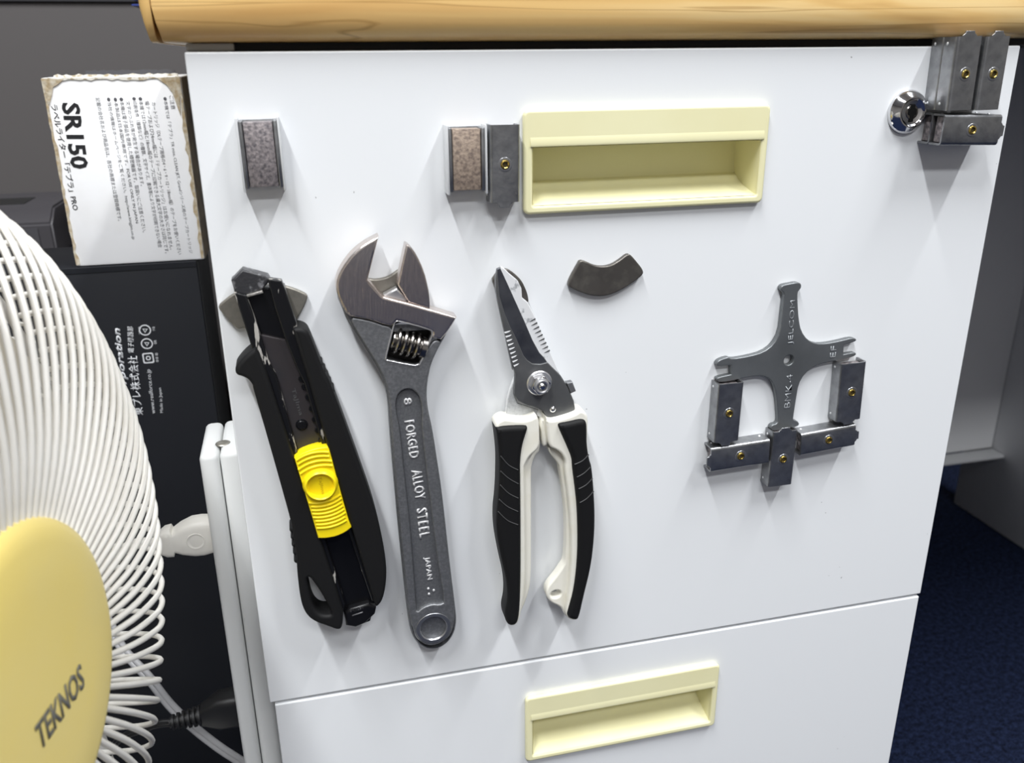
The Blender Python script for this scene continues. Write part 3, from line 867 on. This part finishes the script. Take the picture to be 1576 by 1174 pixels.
nut = obj('lock_nut', slab_mesh([circle(0, 0, .0046, 6, rot=.2)], .0032, 0, .0006, 3), M['chrome'], sh, Matrix.Translation((nx, -.0104, nz)))
obj('nut_collar', lathe_mesh([(.0022, .0030), (.0022, .0046), (.0028, .0049), (.0034, .0046), (.0036, .0030)], 28), M['satin_light'], nut, out_of_panel(nx, nz, .0104))
obj('bolt_tip', lathe_mesh([(0, .0056), (.0011, .0053), (.0018, .0044), (.0018, .0025), (0, .0025)], 20), M['chrome'], nut, out_of_panel(nx, nz, .0104))
rx, rz = on(851.5, 631, .0105)
obj('rivet', lathe_mesh([(0, .0010), (.0009, .0008), (.0015, .0002), (.0016, 0)], 20), M['chrome'], sh, out_of_panel(rx, rz, .0099))
sq = s2([(775, 290), (830, 280), (862, 365), (815, 388)])
slab('stop_bolt', [xz(sq, .0100)], .0100, .0064, M['satin'], sh, .0006)
# handles
wl = s2([(155, 642), (200, 618), (228, 612), (330, 630), (430, 628), (508, 588), (528, 625), (535, 760), (540, 900), (500, 938), (470, 1000), (458, 1060)]) + s3([(352, 0), (352, 300), (352, 600), (348, 800), (330, 880), (300, 965), (272, 1050), (245, 1098), (188, 1100), (172, 1030), (192, 930), (188, 800), (152, 650), (120, 480), (114, 350), (133, 200), (140, 0)]) + s2([(178, 930), (155, 750), (130, 690)])
wl_top = wl[:7] + s2([(534, 760), (535, 880), (440, 955), (405, 1030)]) + s3([(302, 0), (308, 300), (310, 600), (308, 800), (298, 900), (280, 1010)]) + wl[18:]
hl = slab('handle_arm', [chaikin(xz(wl_top, .0138), 2, (5,))], .0138, .0036, M['white_plastic'], sh, .0012, 4)
slab('inner_ledge', [chaikin(xz(wl[7:18] + s3([(262, 1030), (262, 500), (262, 0)]) + s2([(420, 900)]), .0098), 2)], .0098, .0038, M['white_plastic'], hl, .0010, 3)
gl = s2([(140, 705), (165, 700), (210, 688), (400, 680), (430, 692), (425, 730), (385, 850), (368, 960), (364, 1040)]) + s3([(280, 0), (283, 300), (284, 700), (280, 900), (270, 1060), (245, 1102), (190, 1104), (166, 1030), (190, 930), (184, 800), (148, 650), (116, 480), (110, 350), (128, 200), (134, 0)]) + s2([(170, 930), (150, 760)])
gripl = slab('rubber_grip', [chaikin(xz(gl, .0158), 2)], .0158, .0040, M['rubber'], hl, .0022, 4)
wrr = s2([(585, 592), (620, 632), (700, 622), (860, 572), (895, 538), (945, 550), (972, 600), (970, 700), (965, 850), (985, 1000)]) + s3([(775, 0), (795, 300), (790, 500), (765, 700), (715, 900), (682, 1058), (640, 1062), (602, 1045), (575, 1010), (560, 968), (480, 935), (452, 882), (462, 828), (520, 760), (565, 695), (590, 655), (598, 450), (590, 250), (548, 0)]) + s2([(712, 1045), (690, 1005), (625, 930), (612, 880), (600, 740)])
thc = on(*s3([(523, 878)])[0], .0098)
wr_top = wrr[:18] + s3([(590, 1000), (618, 850), (634, 600), (628, 400), (610, 200), (585, 20)]) + s2([(770, 1000), (730, 930), (680, 895), (618, 870), (600, 740)])
hr = slab('handle_arm', [chaikin(xz(wr_top, .0138), 2, (0,))], .0138, .0036, M['white_plastic'], sh, .0012, 4)
slab('inner_ledge', [chaikin(xz(wrr[17:-1] + s2([(640, 880), (760, 930), (830, 1040)]) + s3([(660, 200), (668, 500), (650, 800), (628, 960)]), .0098), 2), circle(thc[0], thc[1], .0026, 20, rz=.0021)], .0098, .0038, M['white_plastic'], hr, .0010, 3)
gr = s2([(700, 680), (720, 662), (800, 650), (910, 622), (962, 640), (968, 720), (966, 850), (990, 1000)]) + s3([(780, 0), (801, 300), (796, 500), (772, 700), (722, 900), (690, 1045), (670, 1066), (630, 1060), (606, 1040), (612, 1000), (655, 850), (680, 600), (676, 300), (660, 150), (640, 0)]) + s2([(830, 980), (785, 870), (735, 760)])
gripr = slab('rubber_grip', [chaikin(xz(gr, .0158), 2)], .0158, .0040, M['rubber'], hr, .0022, 4)
slab('spring_lever', [chaikin(xz(s2([(535, 622), (590, 618), (606, 740), (612, 850), (590, 868), (560, 866), (548, 760)]), .0105), 1)], .0105, .0050, M['white_plastic'], sh, .0014, 3)
# raised grip lines
M['grip_line'] = mat('scuffed_grip_edge', (.035, .035, .036), .6)
for a, b, c in ([(180, 950), (250, 1030), (335, 1075)], [(178, 1085), (250, 1150), (338, 1200)], [(175, 1210), (250, 1285), (338, 1330)], [(165, 1340), (240, 1405), (335, 1450)], [(155, 1450), (240, 1530), (335, 1570)]):
    pts = [at(*p, -.0157) for p in s2([a, b, c])]
    obj('grip_line', tube_mesh(spline(pts, 5), .00032, 6), M['grip_line'], gripl)
for a, b, c in ([(975, 935), (920, 990), (848, 1025)], [(990, 1050), (930, 1105), (868, 1140)], [(1010, 1150), (950, 1210), (885, 1245)], [(1020, 1265), (960, 1330), (895, 1370)]):
    pts = [at(*p, -.0157) for p in s2([a, b, c])]
    obj('grip_line', tube_mesh(spline(pts, 5), .00032, 6), M['grip_line'], gripr)

# ------------------------------------------------------------------ cross tool
q = crop(1080, 425, 4.515)
XH = .0034
co = q([(552, 100), (548, 82), (565, 62), (615, 52), (668, 42), (692, 52), (694, 78), (682, 96), (668, 112), (668, 180), (676, 300), (692, 380), (735, 442), (795, 470), (870, 468), (960, 450), (1040, 430), (1070, 432), (1078, 446), (1062, 458), (990, 478), (986, 545), (1060, 530), (1076, 535), (1070, 552), (1038, 565), (960, 585), (870, 600), (785, 625), (715, 680), (675, 750), (658, 850), (636, 990), (640, 1000), (668, 1008), (680, 1026), (670, 1044), (600, 1060), (520, 1074), (490, 1074), (478, 1055), (490, 1034), (528, 1024), (532, 990), (522, 850), (505, 765), (475, 715), (420, 692), (350, 698), (200, 728), (125, 738), (104, 722), (110, 704), (205, 684), (205, 618), (118, 628), (102, 616), (112, 592), (145, 574), (190, 562), (208, 576), (330, 556), (430, 528), (500, 475), (545, 390), (560, 260), (575, 140), (572, 118)])
xt = thing('cross_tool', 'grey metal cross-shaped gauge tool with forked arms on the drawer', 'tool', (on(1214, 555, 0)[0], 0, on(1214, 555, 0)[1]))
hc = on(*q([(606, 584)])[0], XH)
slab('cross_body', [chaikin(xz(co, XH), 1, (20, 21, 53, 54)), circle(hc[0], hc[1], .0026, 24)], XH, .00005, M['cross'], xt, .0005, 3)
for s, a, b, hp in (('JELCOM', (640, 472), (658, 165), 10), ('BMK-4', (612, 912), (632, 682), 9.5), ('EF', (928, 562), (936, 482), 9)):
    ptext('stamped_lettering', s, q([a])[0], q([b])[0], hp, XH, M['emboss'], xt, ext=.00015, bold=-.012)

# ------------------------------------------------------------------ desk fan
FC = Vector((-.0768, -.1296, Z0 - .1731))
FA = Vector((.97825, -.20736, .0048)).normalized()
FM = frame_m(FC, FA)
fan = thing('electric_fan', 'white wire guard desk fan with a yellowed centre cap in front of the cartons', 'fan', (-.27, -.09, 0))
def wire(prof, r, n=7):
    return tube_mesh(spline([(a, 0, h) for a, h in prof], 4), r, n)
fw_ = wire([(.040, .0235), (.052, .0252), (.075, .0262), (.105, .0225), (.130, .0145), (.147, .0035), (.1536, -.007), (.1543, -.017), (.152, -.026)], .0012)
rw_ = wire([(.152, -.026), (.1545, -.040), (.146, -.054), (.125, -.066), (.095, -.076), (.040, -.084)], .00085)
NW = 96
for i in range(NW):
    obj('guard_wire', fw_, M['fan_wire'], fan, FM @ Matrix.Rotation(2 * math.pi * i / NW, 4, 'Z'))
for i in range(NW):
    obj('guard_wire', rw_, M['fan_wire'], fan, FM @ Matrix.Rotation(2 * math.pi * (i + .5) / NW, 4, 'Z'))
def ring(r, h, rad, n=96):
    return tube_mesh([(r * math.cos(2 * math.pi * k / n), r * math.sin(2 * math.pi * k / n), h) for k in range(n)], rad, 8, True)
for r, h, rad in ((.1500, -.0285, .0016), (.046, .0222, .0014), (.110, -.0690, .0010), (.05, -.0805, .0015)):
    obj('guard_ring', ring(r, h, rad), M['fan_wire'], fan, FM)
capm = lathe_mesh([(0, .0305), (.030, .0303), (.0435, .0296), (.0468, .0288), (.0498, .0272), (.0507, .0252), (.0507, .0215), (0, .0215)], 72, ang=50)
fcap = obj('centre_cap', capm, M['fan_cap'], fan, FM)
pc = FC + FA * .0306
def on_cap(px, py):
    d = ray(px, py)
    return CAM + d * ((pc - CAM).dot(FA) / d.dot(FA))
ta, tb = on_cap(62, 1158), on_cap(131, 1055)
text('cap_lettering', 'TEKNOS', ta, tb, FA, .0088, M['fan_text'], fcap, ext=.0001, shear=0, bold=.02)
# blades
def blade_mesh():
    bm = bmesh.new()
    def surf(dz):
        rows = []
        for i in range(9):
            r = .022 + .112 * i / 8
            wdt = math.radians(50 + 18 * math.sin(math.pi * i / 8))
            row = []
            for j in range(9):
                t = j / 8
                a = -wdt / 2 + wdt * t + .25 * i / 8
                row.append(bm.verts.new((r * math.cos(a), r * math.sin(a), -.018 - .022 * t + .004 * math.sin(math.pi * t) + dz)))
            rows.append(row)
        return rows
    A, B = surf(0), surf(-.0016)
    for rows in (A, B):
        for i in range(8):
            for j in range(8):
                bm.faces.new((rows[i][j], rows[i + 1][j], rows[i + 1][j + 1], rows[i][j + 1]))
    bd = [(i, 0) for i in range(9)] + [(8, j) for j in range(1, 9)] + [(i, 8) for i in range(7, -1, -1)] + [(0, j) for j in range(7, 0, -1)]
    for k in range(len(bd)):
        (a, b), (c, d) = bd[k], bd[(k + 1) % len(bd)]
        bm.faces.new((A[a][b], B[a][b], B[c][d], A[c][d]))
    return bm_mesh(bm, True, 50)
bl = blade_mesh()
for i in range(4):
    obj('fan_blade', bl, M['fan_blade'], fan, FM @ Matrix.Rotation(math.radians(90 * i + 35), 4, 'Z'))
obj('blade_hub', lathe_mesh([(0, -.012), (.018, -.013), (.024, -.018), (.025, -.045), (0, -.045)], 32), M['fan_blade'], fan, FM)
obj('motor_housing', lathe_mesh([(0, -.0832), (.043, -.0832), (.045, -.09), (.045, -.135), (.038, -.155), (.02, -.165), (0, -.166)], 40), M['fan_white'], fan, FM)
mc = FC - FA * .13
obj('pole', tube_mesh([(mc.x, mc.y, .02), (mc.x, mc.y, mc.z - .02)], .016, 20), M['fan_white'], fan)
obj('base', lathe_mesh([(0, .034), (.03, .032), (.05, .022), (.12, .016), (.13, .008), (.13, 0), (0, 0)], 48), M['fan_white'], fan, Matrix.Translation((mc.x, mc.y, 0)))

# ------------------------------------------------------------------ cartons
YB_ = .25
def bpt(px, py): return at(px, py, YB_)
p_tr = bpt(302, 401)
bc_x1 = p_tr.x
bc_z1 = p_tr.z
bc = thing('black_carton', 'tall black carton with white lettering standing behind the fan', 'box', (bc_x1 - .09, YB_ + .04, 0))
box('carton_body', bc_x1 - .175, bc_x1, YB_, YB_ + .075, 0, bc_z1, M['black_carton'], bc, .0012)
box('carton_flank', bc_x1 + .00005, bc_x1 + .0008, YB_ + .0012, YB_ + .074, 0.001, bc_z1 - .001, M['carton_side'], bc, .0002)
box('lid_flap', bc_x1 - .174, bc_x1 - .0005, YB_ - .0004, YB_ - .00002, bc_z1 - .004, bc_z1 - .0006, M['black_carton'], bc)
cb = crop(0, 280, 2.795)
def bt(s, a, b, hp, **k):
    ptext('printed_lettering', s, cb([(a[0] + 11, a[1])])[0], cb([(b[0] + 11, b[1])])[0], hp, -YB_ + .0002, M['white_ink'], bc, **k)
bt('東プレ株式会社', (606, 1003), (580, 748), 13.5, bold=.012)
bt('電子機器部', (566, 735), (562, 622), 8.5, bold=.01)
bt('Topre Corporation', (572, 1110), (514, 628), 12.5, shear=.25, bold=.035)
bt('www.realforce.co.jp', (662, 995), (640, 805), 7)
bt('Made in Japan', (694, 992), (686, 885), 5)
for (u, v) in ((624, 637), (632, 695)):
    p = cb([(u, v)])[0]
    P = bpt(*p)
    r = .0039
    slab('recycling_mark', [circle(P.x, P.z, r), circle(P.x, P.z, r - .0008)], -YB_ + .0003, -YB_ + .0001, M['white_ink'], bc, .00005)
    slab('recycling_mark', [circle(P.x, P.z, r * .5, 3, rot=.4), circle(P.x, P.z, r * .28, 3, rot=.4)], -YB_ + .0003, -YB_ + .0001, M['white_ink'], bc, .00005)
P = bpt(*cb([(638, 757)])[0])
slab('recycling_mark', [rrect(P.x - .0036, P.x + .0036, P.z - .0038, P.z + .0038, .0012), rrect(P.x - .0027, P.x + .0027, P.z - .0029, P.z + .0029, .0009)], -YB_ + .0003, -YB_ + .0001, M['white_ink'], bc, .00005)
slab('recycling_mark', [circle(P.x, P.z, .0018, 6), circle(P.x, P.z, .0010, 6)], -YB_ + .0003, -YB_ + .0001, M['white_ink'], bc, .00005)
for s, a, b in (('プラ', (598, 655), (595, 622)), ('外装', (657, 640), (655, 622)), ('袋', (664, 698), (662, 680)), ('本体 箱', (672, 775), (668, 735))):
    bt(s, a, b, 4)

wz0 = bc_z1 + .0003
wtl, wtr, wbl = bpt(64, 131), bpt(277, 117), bpt(118, 405)
wx0, wx1, wz1 = wtl.x, wtr.x, wtr.z
YW = YB_ + .0012
wc = thing('white_carton', 'worn white label writer carton with black lettering on top of the black carton', 'box', ((wx0 + wx1) / 2, YW + .06, wz0))
box('carton_body', wx0, wx1, YW, YW + .07, wz0, wz1, M['carton'], wc, .0012)
box('carton_side', wx1 + .00005, wx1 + .0006, YW + .0008, YW + .069, wz0 + .0005, wz1 - .0008, M['kraft_shade'], wc, .0002)
# torn edges: ragged kraft strips proud of the corners
def ragged(name, p0, p1, w, mt, h, seed, side):
    rnd = random.Random(seed)
    n = 26
    a, b = [], []
    d = Vector((p1[0] - p0[0], p1[1] - p0[1]))
    nn = Vector((-d.y, d.x)).normalized() * side
    for i in range(n + 1):
        t = i / n
        c = Vector(p0) + d * t
        a.append(tuple(c - nn * .0006 * rnd.random()))
        ww = w * (.35 + rnd.random() * .9) * (1.6 if (t < .06 or t > .94) else 1)
        b.append(tuple(c + nn * ww))
    slab(name, [a + b[::-1]], -YW + h, -YW - .0006, mt, wc, .0001)
ragged('worn_edge', (wx0 + .0005, wz0 + .001), (wx0 + .0005, wz1 - .0005), .0016, M['kraft'], .0006, 3, -1)
ragged('worn_edge', (wx1 - .0005, wz0 + .001), (wx1 - .0005, wz1 - .0005), .0022, M['kraft'], .0006, 4, 1)
ragged('worn_edge', (wx0 + .0005, wz1 - .0005), (wx1 - .0005, wz1 - .0005), .0014, M['torn'], .0007, 5, -1)
slab('worn_corner', [[(wx0 + .0005, wz1 - .0005), (wx0 + .013, wz1 - .001), (wx0 + .009, wz1 - .004), (wx0 + .006, wz1 - .0055), (wx0 + .005, wz1 - .009), (wx0 + .002, wz1 - .016)]], -YW + .0008, -YW - .0004, M['kraft'], wc, .0001)
slab('worn_corner', [[(wx1 - .0005, wz1 - .0005), (wx1 - .014, wz1 - .001), (wx1 - .009, wz1 - .005), (wx1 - .006, wz1 - .010), (wx1 - .003, wz1 - .024)][::-1]], -YW + .0008, -YW - .0004, M['kraft'], wc, .0001)
# open top flap standing a little above the front edge
def flap(x0, x1, y, zb, zt, mt, seed):
    rnd = random.Random(seed)
    top = [(x0 + (x1 - x0) * k / 30, zt + .0011 * (rnd.random() - .6)) for k in range(31)]
    slab('top_flap', [[(x0, zb)] + top + [(x1, zb)]], -y, -y - .0012, mt, wc, .0001)
flap(wx0 + .006, wx1 - .002, YW + .006, wz1 - .001, wz1 + .0016, M['torn'], 8)
flap(wx0 + .020, wx1 - .006, YW + .030, wz1 - .001, wz1 + .0036, M['shelf_dark'], 9)
ca = crop(0, 0, 2.795)
def wtxt(s, a, b, hp, m='ink_grey', **k):
    ptext('printed_lettering', s, ca([a])[0], ca([b])[0], hp, -YW + .0002, M[m], wc, ext=0, **k)
wtxt('SR150', (262, 441), (305, 726), 27, 'ink', bold=.03)
wtxt('ラベルライター「テプラ」PRO', (216, 450), (312, 905), 10.5, 'ink', bold=.012)
cols = [
 ('記載の会社名および商品名は、各社の商標または登録商標です。', 410, 507, 420, 950),
 ('●当社の情報はホームページをご覧ください。http://www.kingjim.co.jp', 455, 566, 420, 1030),
 ('●本製品は日本国内専用です。FOR USE ONLY IN JAPAN', 484, 580, 420, 960),
 ('●本機は電子部品を使用した精密機器です。取扱いにご注意ください。', 511, 613, 420, 1000),
 ('文字のつぶれ等が発生する場合があります。', 540, 604, 435, 800),
 ('●印刷条件（種類など）の種類、文字サイズ、書体等により文字が印刷できない場合', 566, 680, 418, 1065),
 ('●本機では12mm幅と18mm幅のテープに印刷できる最大文字の大きさは同じです。', 593, 710, 418, 1090),
 ('幅テープおよび24mm幅には「テープカートリッジ」はお使いになれません。', 622, 730, 435, 1075),
 ('カートリッジ（DLテープ規格の4・6・9・12・18mm幅）のテープをお使いください', 650, 765, 440, 1095),
 ('●本機では「テプラ」TR mini, CLEAN JET, Grandシリーズ用のテープカートリッジ', 698, 812, 418, 1090),
 ('ご注意', 727, 736, 412, 470)]
for s, u0, u1, v0, v1 in cols:
    wtxt(s, (u0, v0), (u1, v1), 6.6 if len(s) > 3 else 7)

# ------------------------------------------------------------------ power strip, plugs, cords
YS = .028
stl = at(306.5, 712, YS)
sea = at(338, 712, YS)
ztop = at(345, 697, YS).z
ps = thing('power_strip', 'white plastic power strip upright on the left side of the cabinet', 'power strip', (-.012, YS + .02, .21))
PX0 = stl.x
def pbox(name, x0, x1, z1):
    return box(name, x0, x1, YS, YS + .042, .212, z1, M['strip_white'], ps, .0028, 3)
pbox('cover', PX0, sea.x - .00025, ztop - .0004)
pbox('base', sea.x + .00025, -.0002, ztop)
sc_ = at(343, 697, YS + .006)
scr = obj('screw', lathe_mesh([(0, .0009), (.0022, .0008), (.0034, .0003), (.0036, 0), (0, 0)], 24), M['screw'], ps, Matrix.Translation((sc_.x, YS + .012, ztop - .0002)))
YP = YS + .018
def plug_body(secs, nseg=20):
    """loft of rounded sections along x: (x, half height z, half depth y, z centre)"""
    bm = bmesh.new()
    rings = []
    for x, hz, hy, zc in secs:
        rg_ = []
        for k in range(nseg):
            a = 2 * math.pi * k / nseg
            c, s = math.cos(a), math.sin(a)
            e = .45
            rg_.append(bm.verts.new((x, YP + hy * math.copysign(abs(c) ** e, c), zc + hz * math.copysign(abs(s) ** e, s))))
        rings.append(rg_)
    for a, b in zip(rings, rings[1:]):
        for k in range(nseg):
            bm.faces.new((a[k], a[(k + 1) % nseg], b[(k + 1) % nseg], b[k]))
    bm.faces.new(rings[0]); bm.faces.new(rings[-1][::-1])
    return bm_mesh(bm, True, 40)
def zz(px, py): return at(px, py, YP).z
def xx(px, py): return at(px, py, YP).x
pcz = zz(300, 822)
px_in = PX0 - .0002
wp = thing('white_power_cord', 'ivory plug with cord pushed into the white power strip', 'cord', (px_in - .012, YP, pcz))
k_ = .43 / F
body = plug_body([(px_in, .0092, .0060, zz(318, 822)), (px_in - .0015, .0094, .0062, zz(312, 822)), (px_in - .0055, .0100, .0064, zz(300, 824)), (px_in - .0100, .0098, .0064, zz(285, 826)), (px_in - .0155, .0080, .0058, zz(270, 829)), (px_in - .0195, .0058, .0050, zz(256, 832)), (px_in - .0202, .0080, .0052, zz(252, 833)), (px_in - .0232, .0076, .0052, zz(246, 834)), (px_in - .0268, .0052, .0044, zz(236, 836)), (px_in - .0272, .002, .002, zz(235, 836))])
wpb = obj('plug', body, M['plug_white'], wp)
obj('finger_dimple', lathe_mesh([(0, .0001), (.0026, .00015), (.0036, .0004), (.0042, .0006), (.0046, 0)], 28), M['plug_white'], wpb, Matrix.Translation((px_in - .0085, YP - .0060, pcz - .0006)) @ STAND)
box('contact_ring', px_in - .0001, px_in + .00015, YP - .0062, YP + .0062, pcz - .0092, pcz + .0092, M['plug_red'], wpb)
e0 = Vector((px_in - .0270, YP, zz(235, 836)))
obj('cord', tube_mesh(spline([e0, e0 + Vector((-.02, .004, -.006)), e0 + Vector((-.05, .02, -.06)), e0 + Vector((-.055, .04, -.17)), e0 + Vector((-.04, .06, -.30)), e0 + Vector((-.02, .10, -.432))], 8), .0028, 10), M['plug_white'], wp)

bz_ = zz(335, 1092)
bp = thing('black_power_cord', 'black plug with ribbed strain relief in the lower power strip socket', 'cord', (px_in - .012, YP, bz_))
px_b = PX0 - .0002
bpb = obj('plug', plug_body([(px_b, .0100, .0070, bz_), (px_b - .0018, .0102, .0072, bz_), (px_b - .0110, .0100, .0070, bz_ - .0002), (px_b - .0165, .0072, .0058, bz_ - .0010), (px_b - .0205, .0052, .0048, bz_ - .0016), (px_b - .0208, .002, .002, bz_ - .0016)]), M['plug_black'], bp)
rel = [(0, 0)]
zc = 0.0
for i in range(6):
    rel += [(.0056 - .0003 * i, zc), (.0058 - .0003 * i, zc + .0012), (.0036 - .00015 * i, zc + .0016), (.0036 - .00015 * i, zc + .0026)]
    zc += .0028
rel += [(0, zc)]
d0 = Vector((px_b - .0203, YP, bz_ - .0018))
obj('strain_relief', lathe_mesh(rel, 24, ang=30), M['plug_black'], bpb, frame_m(d0, (-1, 0, -.10)))
d1 = d0 + Vector((-.0165, 0, -.0017))
for s in (-1, 1):
    obj('cord', tube_mesh(spline([d1 + Vector((.002, 0, s * .0011)), d1 + Vector((-.012, .002, -.002 + s * .0011)), d1 + Vector((-.035, .01, -.02 + s * .0011)), d1 + Vector((-.06, .03, -.09 + s * .001)), d1 + Vector((-.06, .06, -.20 + s * .001)), d1 + Vector((-.05, .09, -(d1.z - .004) + s * .001))], 7), .0013, 8), M['plug_black'], bp)

gc = thing('grey_flat_cord', 'grey flat twin cord slanting down behind the black plug', 'cord', (at(300, 1105, .085).x, .085, 0))
gp = [at(140, 930, .12), at(190, 1000, .105), at(228, 1042, .09), at(262, 1085, .086), at(300, 1121, .083), at(340, 1152, .082), at(385, 1182, .082), at(440, 1230, .083)]
gp = [gp[0] + Vector((-.05, .01, .02))] + gp
for s in (-1, 1):
    obj('cord_strand', tube_mesh(spline([p + Vector((.0009 * s, 0, .0011 * s)) for p in gp], 6), .0018, 8), M['cord_grey'], gc)

# ------------------------------------------------------------------ things behind on the left
pz = at(100, 3, .72).z
pt = thing('desk_partition', 'dark grey fabric partition screen behind the cartons', 'partition', (-.1, .735, 0))
box('screen_panel', -1.2, PXS + .02, .72, .75, .0, pz, M['partition'], pt, .001)
box('top_rail', -1.2, PXS + .02, .716, .754, pz + .0002, pz + .03, M['shelf_dark'], pt, .001)
sz = at(100, 392, .5).z
su = thing('low_cabinet', 'low dark grey cabinet behind the fan against the partition', 'cabinet', (-.35, .55, 0))
box('carcass', -.75, -.115, .41, .71, 0, sz - .012, M['shelf_dark'], su, .002)
box('top_board', -.755, -.112, .405, .715, sz - .012, sz, M['shelf_dark'], su, .002)
dv = thing('desk_device', 'small dark grey device with a sloping top behind the fan guard', 'device', (at(50, 370, .5).x, .52, sz))
p1, p2 = at(-10, 340, .5), at(84, 318, .5)
bm = bmesh.new()
x0, x1, zt = p1.x - .03, p2.x, at(60, 318, .5).z
pr = [(.48, sz + .0003), (.48, zt - .012), (.50, zt), (.60, zt), (.60, sz + .0003)]
A = [bm.verts.new((x0, y, z)) for y, z in pr]; B = [bm.verts.new((x1, y, z)) for y, z in pr]
for i in range(5): bm.faces.new((A[i], A[(i + 1) % 5], B[(i + 1) % 5], B[i]))
bm.faces.new(A[::-1]); bm.faces.new(B)
bmesh.ops.bevel(bm, geom=bm.edges[:], offset=.002, segments=2, affect='EDGES')
obj('housing', bm_mesh(bm), M['device'], dv)
box('vent_slot', x0 + .02, x1 - .03, .52, .56, zt - .0002, zt + .0006, M['recess'], dv)
box('front_plate', x0 + .01, x1 - .012, .4785, .4799, sz + .006, zt - .016, M['shelf_dark'], dv)
fo = thing('blue_folder', 'dark blue folder overhanging the left end of the desk', 'folder', (.06, .42, Z0 + .038))
fz = Z0 + .0355
fx = at(208, 4, .42).x
box('cover', fx, .25, .40, .62, fz, fz + .0012, M['folder'], fo)
box('cover', fx + .0005, .25, .40, .62, fz + .0042, fz + .0054, M['folder'], fo)
box('spine', .2501, .2513, .40, .62, fz, fz + .0054, M['folder'], fo)
box('papers', fx + .012, .249, .402, .618, fz + .00125, fz + .00415, M['carton'], fo)
